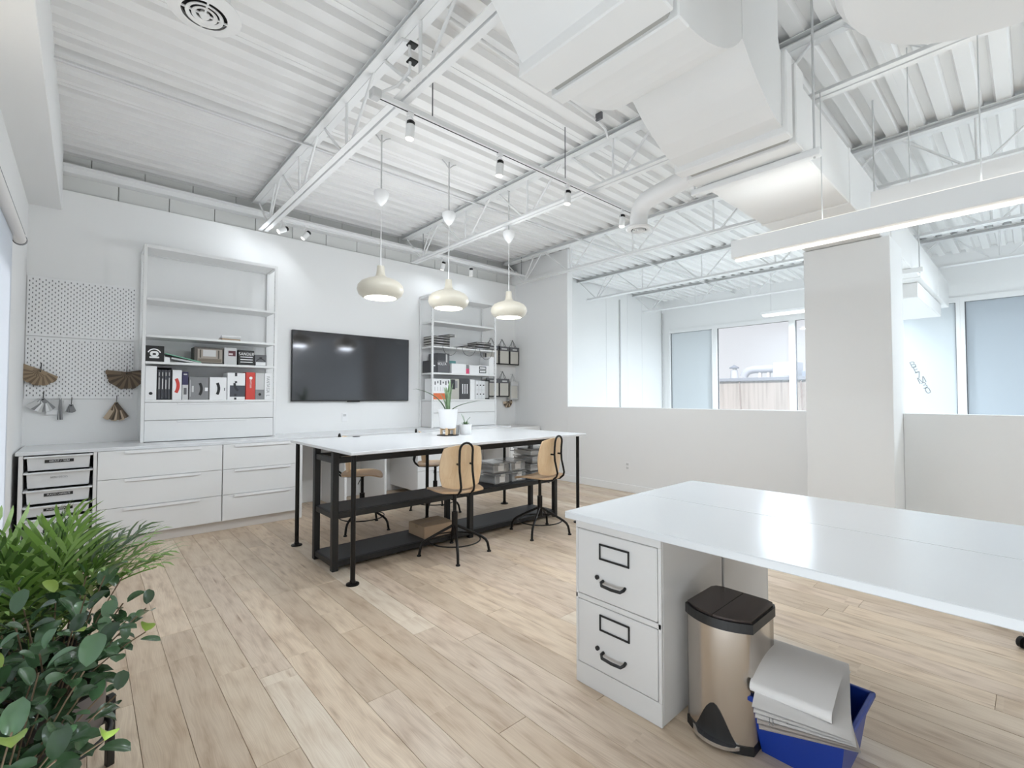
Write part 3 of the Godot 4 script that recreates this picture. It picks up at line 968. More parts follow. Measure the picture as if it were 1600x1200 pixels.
func build_counter():
	var F := -5.11   # drawer fronts
	# long worktop
	solid("countertop", "long white worktop running along the whole back wall", "worktop", G.new().box(v(-0.385, 0.805, BZ), v(4.62, 0.832, F - 0.015), 0.003), M.top_gloss)
	# tower of bins
	var t := thing("bin_tower", "white open frame holding five pull-out plastic bins", "storage unit", v(-0.14, 0, -5.4))
	part(t, "side_panel", room(t).box(v(-0.365, 0.0, BZ + 0.02), v(-0.341, 0.804, F - 0.003), 0.002), M.lacquer_side)
	part(t, "side_panel", room(t).box(v(0.056, 0.0, BZ + 0.02), v(0.079, 0.804, F - 0.003), 0.002), M.lacquer_side)
	part(t, "back_panel", room(t).box(v(-0.341, 0.0, BZ + 0.02), v(0.056, 0.804, BZ + 0.03)), hexm("4a4742", 0.8), "dark back with painted shade")  # shade behind the bins is put into this dark colour
	part(t, "base_panel", room(t).box(v(-0.341, 0.03, BZ + 0.03), v(0.056, 0.055, F - 0.01), 0.002), M.lacquer_side)
	var names := ["top plastic bin labelled GROUT / TRIM in the bin tower", "second plastic bin from the top, printed MINI DECKS", "third plastic bin from the top, labelled PLASTIC LAMINATE", "fourth plastic bin, PLASTIC LAMINATE label partly behind palm leaves", "deep bottom plastic bin in the bin tower behind the palm"]
	var ys := [[0.687, 0.795], [0.553, 0.673], [0.432, 0.536], [0.335, 0.413], [0.06, 0.315]]
	for k in 5:
		bin(ys[k][0], ys[k][1], F, names[k], ["GROUT / TRIM", "MINI DECKS", "PLASTIC LAMINATE", "PLASTIC LAMINATE", "TILE"][k], k != 1)
	# drawer units
	drawers("drawer_unit", "wide white three-drawer cabinet next to the bin tower", 0.081, 0.962, F, 0.45)
	drawers("drawer_unit", "white three-drawer cabinet behind the near end of the table", 0.966, 1.66, F, 0.42)
	drawers("drawer_unit", "white three-drawer cabinet under the right shelving", 3.05, 4.02, F, 0.45)
	var pl := solid("trim_4", "pale wooden plinth under the back wall cabinets", "plinth", G.new().box(v(-0.39, 0.0, F - 0.06), v(1.66, 0.085, F - 0.035), 0.002).box(v(3.05, 0, F - 0.06), v(4.02, 0.085, F - 0.035), 0.002), M.plinth, "", "structure")
	# knee spaces between
	for q in [[1.664, 1.69, "white upright panel at the left of the knee space"], [2.14, 2.166, "white upright panel in the middle of the knee space"], [2.62, 2.646, "white upright panel at the right of the knee space"]]:
		solid("counter_panel", q[2], "panel", G.new().box(v(q[0], 0, BZ + 0.02), v(q[1], 0.804, F - 0.02), 0.002), M.lacquer)
	# flat file at the far right
	var ff := thing("flat_file", "grey cabinet with shallow drawers and card holders by the right wall", "cabinet", v(4.97, 0, -5.5))
	part(ff, "body", room(ff).box(v(4.64, 0, BZ + 0.01), v(5.30, 0.80, -5.2), 0.004), M.cab_metal)
	for k in 6:
		var y := 0.70 - k * 0.115
		part(ff, "drawer", room(ff).box(v(4.66, y, -5.2), v(5.28, y + 0.095, -5.185), 0.003), M.lacquer)
		part(ff, "card_holder", room(ff).box(v(4.93, y + 0.035, -5.185), v(5.01, y + 0.062, -5.178), 0.003), M.black)
		part(ff, "gap", room(ff).box(v(4.66, y - 0.014, -5.203), v(5.28, y - 0.004, -5.197)), M.mid)


func bin(y0: float, y1: float, F: float, lab: String, s: String, tape: bool):
	var o := thing("storage_bin", lab, "bin", v(-0.142, y0, -5.4), 0, "bins in the tower")
	var g := room(o)
	# tapered tray: rim wider than the foot
	var zb := BZ + 0.05
	var lo := [v(-0.316, y0, F - 0.03), v(0.032, y0, F - 0.03), v(0.032, y0, zb), v(-0.316, y0, zb)]
	var hi := [v(-0.322, y1, F - 0.006), v(0.038, y1, F - 0.006), v(0.038, y1, zb), v(-0.322, y1, zb)]
	g.poly(lo, v(0, -1, 0))
	for i in 4:
		var j := (i + 1) % 4
		g.poly([lo[i], lo[j], hi[j], hi[i]], [v(0, 0, 1), v(1, 0, 0), v(0, 0, -1), v(-1, 0, 0)][i])
		var a: Vector3 = lo[i].lerp(v(-0.14, y0, -5.45), 0.03) + v(0, 0.004, 0)
		var b: Vector3 = lo[j].lerp(v(-0.14, y0, -5.45), 0.03) + v(0, 0.004, 0)
		g.poly([a, b, hi[j].lerp(v(-0.14, y1, -5.45), 0.02), hi[i].lerp(v(-0.14, y1, -5.45), 0.02)], [v(0, 0, -1), v(-1, 0, 0), v(0, 0, 1), v(1, 0, 0)][i])
	part(o, "tray", g, M.plastic)
	var r := room(o)
	r.box(v(-0.339, y1 - 0.012, F - 0.02), v(0.054, y1 + 0.002, F + 0.008), 0.004)
	r.box(v(-0.339, y1 - 0.008, zb), v(-0.315, y1 + 0.002, F - 0.01), 0.003)
	r.box(v(0.031, y1 - 0.008, zb), v(0.054, y1 + 0.002, F - 0.01), 0.003)
	part(o, "rim", r, M.plastic)
	var zf := lerpf(F - 0.03, F - 0.006, 0.62) + 0.002
	var ym := lerpf(y0, y1, 0.62)
	if tape:
		part(o, "label_tape", room(o).box(v(-0.225, ym - 0.012, zf - 0.002), v(-0.06, ym + 0.012, zf + 0.001), 0.0005), M.black, "black label tape")
	var tw := 0.0135 if s.length() < 14 else 0.0125
	var tm := text3(o, s, v(-0.142, ym, zf + 0.0012), Basis.IDENTITY, tw, M.white if tape else M.grey)
	tm.scale.x = 0.92 if s.length() > 13 else 1.0


func drawers(n: String, lab: String, x0: float, x1: float, F: float, hw: float):
	var o := thing(n, lab, "cabinet", v((x0 + x1) / 2, 0, -5.4))
	part(o, "body", room(o).box(v(x0, 0.085, BZ + 0.01), v(x1, 0.804, F - 0.02), 0.002), M.lacquer_side)
	for k in 3:
		var y0: float = [0.572, 0.333, 0.092][k]
		var y1: float = [0.801, 0.568, 0.329][k]
		var d := part(o, "drawer", room(o).box(v(x0 + 0.002, y0, F - 0.019), v(x1 - 0.002, y1, F), 0.0015), M.lacquer)
		var xm := (x0 + x1) / 2
		var g := room(o)
		g.box(v(xm - hw * 0.6, y1 - 0.004, F - 0.012), v(xm + hw * 0.6, y1 - 0.001, F + 0.013), 0.001)
		g.box(v(xm - hw * 0.6, y1 - 0.024, F + 0.009), v(xm + hw * 0.6, y1 - 0.0042, F + 0.0128), 0.001)
		part(d, "handle", g, M.white, "white edge pull")


func shelf_frame(n: String, lab: String, x0: float, x1: float, top: float, shelves: Array, y0: float) -> Node3D:
	var zf := -5.48
	var zb := BZ + 0.004
	var o := thing(n, lab, "bookcase", v((x0 + x1) / 2, y0, -5.65))
	for x in [x0, x1 - 0.026]:
		for z in [[zb, zb + 0.026], [zf - 0.026, zf]]:
			part(o, "upright", room(o).box(v(x, y0, z[0]), v(x + 0.026, top, z[1]), 0.002), M.lacquer)
		var hl := room(o)
		for k in 22:
			var yy := y0 + 0.45 + k * 0.064
			if yy < top - 0.05:
				hl.tube([v(x - 0.0006, yy, zf - 0.013), v(x + 0.0266, yy, zf - 0.013)], 0.0035, 6)
		tag(part(o, "peg_holes", hl, M.mid), "", "", "", "stuff")
	var g := room(o)
	g.box(v(x0 + 0.026, top - 0.03, zf - 0.025), v(x1 - 0.026, top - 0.0005, zf - 0.0005))
	g.box(v(x0 + 0.026, top - 0.03, zb + 0.0005), v(x1 - 0.026, top - 0.0005, zb + 0.025))
	g.box(v(x0 + 0.0005, top - 0.03, zb + 0.026), v(x0 + 0.025, top - 0.0005, zf - 0.026))
	g.box(v(x1 - 0.025, top - 0.03, zb + 0.026), v(x1 - 0.0005, top - 0.0005, zf - 0.026))
	part(o, "top_rail", g, M.lacquer)
	part(o, "top_panel", room(o).box(v(x0 + 0.02, top - 0.022, zb + 0.02), v(x1 - 0.02, top - 0.008, zf - 0.02)), M.lacquer)
	for y in shelves:
		part(o, "shelf", room(o).box(v(x0 + 0.027, y - 0.022, zb + 0.027), v(x1 - 0.027, y, zf + 0.003), 0.002), M.lacquer)
	return o


func bk(n: String, lab: String, cat: String, x0: float, x1: float, y0: float, h: float, depth: float, m: Material, zf := -5.5, group := "") -> Node3D:
	# a box standing on a shelf, front at zf
	var o := thing(n, lab, cat, v((x0 + x1) / 2, y0, zf - depth / 2), 0, group)
	part(o, "body", G.new().box(v((x0 - x1) / 2, 0, -depth / 2), v((x1 - x0) / 2, h, depth / 2), 0.0025), m)
	return o


func face(o: Node3D, n: String, x0: float, y0: float, x1: float, y1: float, depth: float, m: Material, lab := "") -> void:
	# a flat piece on the front of a box made by bk, in the box's own metres from its middle and foot
	part(o, n, G.new().box(v(x0, y0, depth / 2 - 0.0005), v(x1, y1, depth / 2 + 0.0012)), m, lab)


func words(o: Node3D, s: String, x: float, y: float, depth: float, h: float, m: Material, turn := 0.0) -> void:
	text3(o, s, o.position + v(x, y, depth / 2 + 0.0014), Basis(v(0, 0, 1), turn), h, m)


func build_bookcases():
	# ---- left unit
	var o := shelf_frame("bookcase", "tall white open shelving unit left of the screen", 0.375, 1.525, 2.67, [2.175, 1.83, 1.582, 1.225], 0.832)
	for k in 2:
		var y0: float = [1.036, 0.838][k]
		var y1: float = [1.2, 1.03][k]
		var d := part(o, "drawer", room(o).box(v(0.403, y0, -5.5), v(1.497, y1, -5.482), 0.002), M.lacquer)
		part(d, "handle", room(o).box(v(0.65, y1 - 0.016, -5.482), v(1.25, y1 - 0.002, -5.472), 0.002), M.white)
	part(o, "drawer_case", room(o).box(v(0.402, 0.835, BZ + 0.03), v(1.498, 1.2, -5.503)), M.lacquer_side)
	for k in 3:
		solid("sample_tile", ["lowest pale sample tile of the small stack on the left shelving", "middle pale sample tile of the small stack on the left shelving", "top white sample tile of the small stack on the left shelving"][k], "tile", G.new(Transform3D(Basis(Vector3.UP, 0.12 - 0.1 * k), v(1.09 + 0.006 * k, 1.83 + k * 0.017, -5.56))).box(v(-0.085, 0, -0.06), v(0.085, 0.0165, 0.06), 0.002), [M.card, M.pale, M.white][k], "tiles stacked on the third shelf")
	# third shelf
	var b := bk("black_box", "black cardboard box with a round white crest on the left shelving", "box", 0.405, 0.545, 1.582, 0.15, 0.2, M.black, -5.52)
	part(b, "crest", G.new().prism(rounded(0.066, 0.05, 0.024), Transform3D(Basis.IDENTITY, v(-0.005, 0.075, 0.1)), 0.0012), M.white)
	part(b, "crest", G.new().prism(rounded(0.026, 0.018, 0.008), Transform3D(Basis.IDENTITY, v(-0.005, 0.072, 0.1012)), 0.001), M.black)
	part(b, "crest_base", G.new().prism(rounded(0.075, 0.016, 0.007), Transform3D(Basis.IDENTITY, v(-0.005, 0.042, 0.1)), 0.0012), M.white)
	part(b, "crest_band", G.new().prism(arc_strip(Vector2(-0.005, 0.07), 0.044, 0.054, 0.35, PI - 0.35, 14), Transform3D(Basis.IDENTITY, v(0, 0, 0.1)), 0.0012), M.white)
	var gp := thing("glass_sample", "leaning green-edged glass and white panel samples on the left shelving", "glass", v(0.69, 1.582, -5.56))
	var gl := Transform3D(Basis(v(0, 0, 1), -0.235), v(-0.13, 0.075, 0))
	part(gp, "glass_sheet", G.new(gl).box(v(-0.01, 0, -0.09), v(0.285, 0.008, 0.06), 0.001), M.green_edge)
	part(gp, "backing", G.new(Transform3D(Basis(v(0, 0, 1), -0.20), v(-0.12, 0.058, 0))).box(v(-0.02, -0.01, -0.09), v(0.26, 0.004, 0.055), 0.001), M.black)
	part(gp, "panel", G.new(Transform3D(Basis(v(0, 0, 1), -0.17), v(-0.09, 0.044, 0))).box(v(0.0, -0.012, -0.09), v(0.25, 0.004, 0.058), 0.001), M.pale)
	part(gp, "wedge", G.new().box(v(-0.145, 0, -0.09), v(-0.1, 0.06, 0.05), 0.002), M.white)
	b = bk("photo_box", "dark box with an interior photo on its front", "box", 0.785, 1.03, 1.582, 0.165, 0.2, hexm("5d5853", 0.6), -5.53)
	face(b, "photo", -0.095, 0.015, 0.115, 0.148, 0.2, hexm("a59b90", 0.5))
	face(b, "photo_floor", -0.09, 0.02, 0.11, 0.052, 0.201, hexm("7d7366", 0.5))
	face(b, "photo_wall", -0.05, 0.075, 0.06, 0.14, 0.201, M.pale)
	face(b, "photo_pillar", 0.078, 0.055, 0.09, 0.14, 0.2015, hexm("57514a", 0.5))
	face(b, "photo_pillar", -0.078, 0.06, -0.066, 0.14, 0.2015, hexm("57514a", 0.5))
	b = bk("label_box", "pale grey box with a small dark red label", "box", 1.04, 1.155, 1.582, 0.175, 0.2, M.pale, -5.53)
	face(b, "label_patch", -0.02, 0.09, 0.045, 0.145, 0.2, hexm("5a2a33", 0.5), "dark red label")
	face(b, "label_patch", -0.016, 0.1, 0.02, 0.118, 0.2015, hexm("d9c9cc", 0.5))
	b = bk("printed_box", "black box printed with bold white lines on the left shelving", "box", 1.165, 1.315, 1.582, 0.158, 0.2, M.black, -5.52)
	words(b, "SANDER", 0.0, 0.118, 0.2, 0.03, M.white)
	for q in [0.083, 0.056, 0.03]:
		face(b, "print_line", -0.055, q, 0.06, q + 0.008, 0.2, M.white)
	b = bk("camera_box", "grey box with a white card on its front at shelf end", "box", 1.322, 1.437, 1.582, 0.118, 0.2, M.mid, -5.53)
	face(b, "card", -0.045, 0.006, 0.048, 0.042, 0.2, M.white)
	part(b, "handle_mark", G.new().prism(arc_strip(Vector2(0.0, 0.03), 0.042, 0.05, 0.4, PI - 0.4), Transform3D(Basis.IDENTITY, v(0, 0, 0.1)), 0.002), M.black)
	face(b, "handle_mark", -0.013, 0.078, 0.013, 0.094, 0.2, M.black)
	# fourth shelf
	var y := 1.225
	b = bk("magazine_file", "white magazine file with a black finger hole at far left", "file", 0.405, 0.49, y, 0.315, 0.24, M.white)
	hole(b, 0.0, 0.06, 0.24)
	var bi := thing("binder_case", "black slipcase holding four dark grey binders", "binders", v(0.548, y, -5.62))
	part(bi, "case", G.new().box(v(-0.056, 0, -0.12), v(-0.052, 0.305, 0.12)).box(v(0.052, 0, -0.12), v(0.056, 0.305, 0.12)).box(v(-0.056, 0.3, -0.12), v(0.056, 0.305, 0.12)).box(v(-0.056, 0, -0.12), v(0.056, 0.004, 0.12)).box(v(-0.056, 0, -0.12), v(0.056, 0.305, -0.116)), M.black)
	for k in 4:
		var x := -0.0385 + k * 0.0257
		var s := part(bi, "binder", G.new().box(v(x - 0.012, 0.005, -0.11), v(x + 0.012, 0.285, 0.112), 0.003), hexm("45464c", 0.5))
		part(s, "spine_print", G.new().box(v(x - 0.004, 0.1, 0.1115), v(x + 0.004, [0.21, 0.2, 0.19, 0.21][k], 0.1125)).box(v(x - 0.003, 0.225, 0.1115), v(x + 0.003, 0.26, 0.1125)), M.pale)
	b = bk("arc_box", "white box with a curved red mark beside the black binders", "box", 0.61, 0.684, y, 0.285, 0.22, M.white)
	part(b, "arc_mark", G.new().prism(arc_strip(Vector2(-0.13, 0.135), 0.125, 0.152, -0.5, 0.5), Transform3D(Basis.IDENTITY, v(0, 0, 0.11)), 0.0015), M.red, "curved red mark")
	b = bk("photo_book", "slim dark purple book with a black and white photo", "book", 0.688, 0.736, y, 0.27, 0.2, M.purple)
	face(b, "photo", -0.0235, 0.0, 0.0235, 0.145, 0.2, M.pale)
	face(b, "photo", -0.012, 0.05, 0.012, 0.115, 0.201, M.mid)
	face(b, "title", -0.014, 0.24, 0.014, 0.252, 0.2, M.pale)
	b = bk("arc_box", "grey box with a curved black mark on the left shelving", "box", 0.742, 0.905, y, 0.222, 0.24, M.grey)
	part(b, "arc_mark", G.new().prism(arc_strip(Vector2(-0.1, 0.105), 0.11, 0.133, -0.5, 0.5), Transform3D(Basis.IDENTITY, v(0, 0, 0.12)), 0.0015), M.black)
	face(b, "label_patch", 0.05, 0.085, 0.075, 0.12, 0.24, M.white)
	face(b, "label_patch", -0.058, 0.075, -0.042, 0.135, 0.24, M.pale)
	face(b, "label_patch", -0.072, 0.03, -0.068, 0.195, 0.24, M.pale)
	b = bk("arc_box", "white box with a curved black mark on the left shelving", "box", 0.914, 1.062, y, 0.225, 0.24, M.white)
	part(b, "arc_mark", G.new().prism(arc_strip(Vector2(-0.12, 0.11), 0.112, 0.137, -0.48, 0.48), Transform3D(Basis.IDENTITY, v(0, 0, 0.12)), 0.0015), M.black)
	face(b, "label_patch", 0.05, 0.09, 0.06, 0.12, 0.24, M.grey)
	b = bk("strap_box", "white box with a dark photo band and a strap print", "box", 1.068, 1.228, y, 0.275, 0.22, M.white)
	face(b, "photo", -0.058, 0.03, 0.08, 0.145, 0.22, hexm("4c4e57", 0.5))
	for q in [[0.24, 0.275, 0.0], [0.17, 0.19, 0.0], [0.03, 0.06, -0.004], [0.0, 0.022, -0.004]]:
		face(b, "strap_print", -0.014 + q[2], q[0], 0.006 + q[2], q[1], 0.221, M.ink)
	part(b, "strap_print", G.new().prism(arc_strip(Vector2(0.07, 0.16), 0.075, 0.097, PI - 0.1, PI + 0.9), Transform3D(Basis.IDENTITY, v(0, 0, 0.1105)), 0.0015), M.ink)
	b = bk("red_binder", "bright red binder standing on the left shelving", "binder", 1.236, 1.322, y, 0.285, 0.24, M.red)
	part(b, "spine_print", G.new().prism(rounded(0.03, 0.03, 0.014), Transform3D(Basis.IDENTITY, v(0.002, 0.225, 0.12)), 0.0012), M.white)
	words(b, "samsaa", 0.003, 0.165, 0.24, 0.02, M.white, -PI / 2)
	b = bk("magazine_file", "pale grey magazine file with a black hole beside the red binder", "file", 1.326, 1.41, y, 0.28, 0.24, M.pale)
	face(b, "front_lip", -0.042, 0.0, 0.042, 0.105, 0.24, M.grey)
	hole(b, 0.0, 0.055, 0.242)
	b = bk("tall_book", "white book with grey upright lettering at the right shelf end", "book", 1.414, 1.488, y, 0.28, 0.22, M.white)
	words(b, "FANTASIA  L", -0.004, 0.14, 0.22, 0.03, M.grey, -PI / 2)
	# ---- right unit
	o = shelf_frame("bookcase", "white open shelving unit between the screen and the corner", 3.485, 4.63, 2.67, [2.3, 1.955, 1.588, 1.22], 0.832)
	for k in 2:
		var ya: float = [1.036, 0.838][k]
		var yb: float = [1.195, 1.03][k]
		var d := part(o, "drawer", room(o).box(v(3.513, ya, -5.5), v(4.602, yb, -5.482), 0.002), M.lacquer)
		part(d, "handle", room(o).box(v(3.8, yb - 0.016, -5.482), v(4.4, yb - 0.002, -5.472), 0.002), M.white)
	part(o, "drawer_case", room(o).box(v(3.512, 0.835, BZ + 0.03), v(4.603, 1.195, -5.503)), M.lacquer_side)
	# second shelf: sample bags lying in stacks
	for k in 4:
		mesh_folder(v(3.66, 1.955 + k * 0.036, -5.63), 0.27, ["lowest", "second", "third", "topmost"][k] + " black-edged folder of the stack at the left shelf end", 0.03 * (k - 1.5))
	mesh_folder(v(3.80, 1.955 + 4 * 0.036, -5.6), 0.1, "small black pouch lying on the left folder stack", 0.1)
	for k in 3:
		mesh_folder(v(4.42 - (2 - k) * 0.03, 1.955 + k * 0.04, -5.63), 0.26, ["bottom", "middle", "top"][k] + " black-edged folder of the stack at the right shelf end", -0.04 * k)
	mesh_folder(v(4.12, 1.955, -5.6), 0.2, "flat black folder lying alone between the two stacks", 0.2)
	var lp := [[3.77, 0.11, "thin black cord loop hanging below the left folder stack"], [4.10, 0.10, "thin black cord loop hanging below the flat folder"], [4.42, 0.13, "thin black cord loop hanging below the right folder stack"]]
	for q in lp:
		var pts := []
		for k in 13:
			var a := PI * k / 12.0
			pts.append(v(q[0] - 0.12 * cos(a), 1.965 - 0.12 * q[1] / 0.1 * sin(a), -5.468))
		solid("cord_loop", q[2], "cord", G.new().tube(pts, 0.0025, 5), M.black)
	# third shelf
	y = 1.588
	b = bk("speaker_box", "charcoal box with a small white mark at left shelf end", "box", 3.52, 3.60, y, 0.17, 0.25, hexm("4b4b4e", 0.6), -5.53)
	face(b, "label_patch", -0.02, 0.09, 0.01, 0.104, 0.25, M.white)
	b = bk("large_box", "dark grey carton printed NOLTA on the right shelving", "box", 3.605, 3.80, y, 0.275, 0.24, hexm("6a6a6d", 0.6), -5.52)
	words(b, "NOLTA", -0.03, 0.125, 0.24, 0.036, M.white)
	face(b, "label_patch", -0.095, 0.17, 0.03, 0.27, 0.24, hexm("48484b", 0.6))
	face(b, "label_patch", 0.035, 0.15, 0.06, 0.265, 0.24, M.pale)
	b = bk("photo_card", "teal picture card in a white frame behind the white box", "picture", 3.86, 4.02, y, 0.2, 0.02, M.white, -5.66)
	face(b, "print", -0.065, 0.1, 0.065, 0.19, 0.02, M.teal)
	bk("white_box", "plain white box in front of the teal picture card", "box", 3.825, 4.075, y, 0.14, 0.14, M.white, -5.5)
	b = bk("pink_box", "narrow grey and pink packet between the white boxes", "box", 4.08, 4.135, y, 0.13, 0.14, M.grey, -5.51)
	face(b, "label_patch", -0.0275, 0.0, 0.0275, 0.075, 0.14, M.pink, "pink lower half")
	b = bk("card_drawer_box", "white box with two black card holders on the right shelving", "box", 4.14, 4.50, y, 0.13, 0.2, M.white, -5.5)
	for q in [0.02, 0.072]:
		frame_on(b, 0.06, q, 0.13, 0.045, 0.2, 0.01)
	bk("white_carton", "white upright carton at the right end of the right shelving", "box", 4.505, 4.60, y, 0.27, 0.22, M.white, -5.5)
	# fourth shelf
	y = 1.22
	b = bk("tool_catalogue", "white and orange catalogue binder printed with small tools", "binder", 3.52, 3.80, y, 0.285, 0.22, M.white)
	face(b, "orange_band", -0.14, 0.0, 0.14, 0.085, 0.22, M.orange, "orange lower band")
	for k in 6:
		face(b, "tool_print", -0.12 + k * 0.044, 0.2 + 0.02 * (k % 2), -0.1 + k * 0.044, 0.245 + 0.01 * (k % 3), 0.22, M.mid)
		face(b, "tool_print", -0.115 + k * 0.044, 0.115, -0.111 + k * 0.044, 0.175, 0.22, M.grey)
	b = bk("photo_file", "pale file with a dark figure photo behind the aloe", "file", 3.81, 3.955, y, 0.29, 0.22, hexm("c4c2b8", 0.6))
	face(b, "photo", -0.07, 0.14, 0.0, 0.28, 0.22, M.ink)
	face(b, "photo", 0.0, 0.16, 0.04, 0.26, 0.22, M.grey)
	b = bk("charcoal_binder", "charcoal binder block with three white spine bars", "binder", 3.965, 4.14, y, 0.295, 0.22, hexm("47474a", 0.6))
	for k in 3:
		face(b, "spine_bar", -0.045 + k * 0.04, 0.08, -0.03 + k * 0.04, 0.22, 0.22, M.white)
	bk("white_file", "plain white file box beside the charcoal binder", "file", 4.15, 4.235, y, 0.29, 0.22, M.white)
	var dc := bk("drawer_chest", "small pale grey chest with two rows of black knobs", "chest", 4.24, 4.43, y, 0.275, 0.2, M.pale)
	for r in 2:
		for k in 3:
			var d := part(dc, "drawer", G.new().box(v(-0.088 + k * 0.059, 0.008 + r * 0.132, 0.0995), v(-0.033 + k * 0.059, 0.134 + r * 0.132, 0.103), 0.002), M.plastic)
			part(d, "knob", G.new().tube([v(-0.06 + k * 0.059, 0.075 + r * 0.132, 0.1), v(-0.06 + k * 0.059, 0.075 + r * 0.132, 0.113)], 0.009, 10), M.black)
	b = bk("wire_rack", "black wire file rack at the right end of the lowest shelf", "rack", 4.45, 4.59, y, 0.29, 0.02, M.pale, -5.6)
	frame_on(b, 0.0, 0.0, 0.14, 0.29, 0.02, 0.018)


func frame_on(o: Node3D, x: float, y: float, w: float, h: float, depth: float, t: float):
	var z := depth / 2
	part(o, "card_holder", G.new().box(v(x - w / 2, y, z), v(x + w / 2, y + t, z + 0.003)).box(v(x - w / 2, y + h - t, z), v(x + w / 2, y + h, z + 0.003)).box(v(x - w / 2, y, z), v(x - w / 2 + t, y + h, z + 0.003)).box(v(x + w / 2 - t, y, z), v(x + w / 2, y + h, z + 0.003)), M.black, "black card frame")


func hole(o: Node3D, x: float, y: float, depth: float):
	part(o, "finger_hole", G.new(Transform3D(Basis(v(1, 0, 0), PI / 2), v(x, y, depth / 2))).lathe(Vector3.ZERO, [Vector2(0, 0.0005), Vector2(0.0, 0.0008), Vector2(0.014, 0.0008), Vector2(0.014, -0.001)], 16), M.black, "black finger hole")


func mesh_folder(at: Vector3, w: float, lab: String, turn: float):
	var o := thing("sample_folder", lab, "folder", at, turn, "black-edged folders on the shelf")
	part(o, "body", G.new().box(v(-w / 2, 0, -0.13), v(w / 2, 0.03, 0.12), 0.004), hexm("b4b1ac", 0.6))
	part(o, "edge_band", G.new().box(v(-w / 2 - 0.002, 0.002, 0.119), v(w / 2 + 0.002, 0.012, 0.124), 0.002).box(v(-w / 2 - 0.002, 0.024, -0.132), v(w / 2 + 0.002, 0.033, 0.124), 0.002), M.black)
	part(o, "label_patch", G.new().box(v(-w * 0.3, 0.013, 0.1205), v(w * 0.1, 0.022, 0.1225)), M.pale)


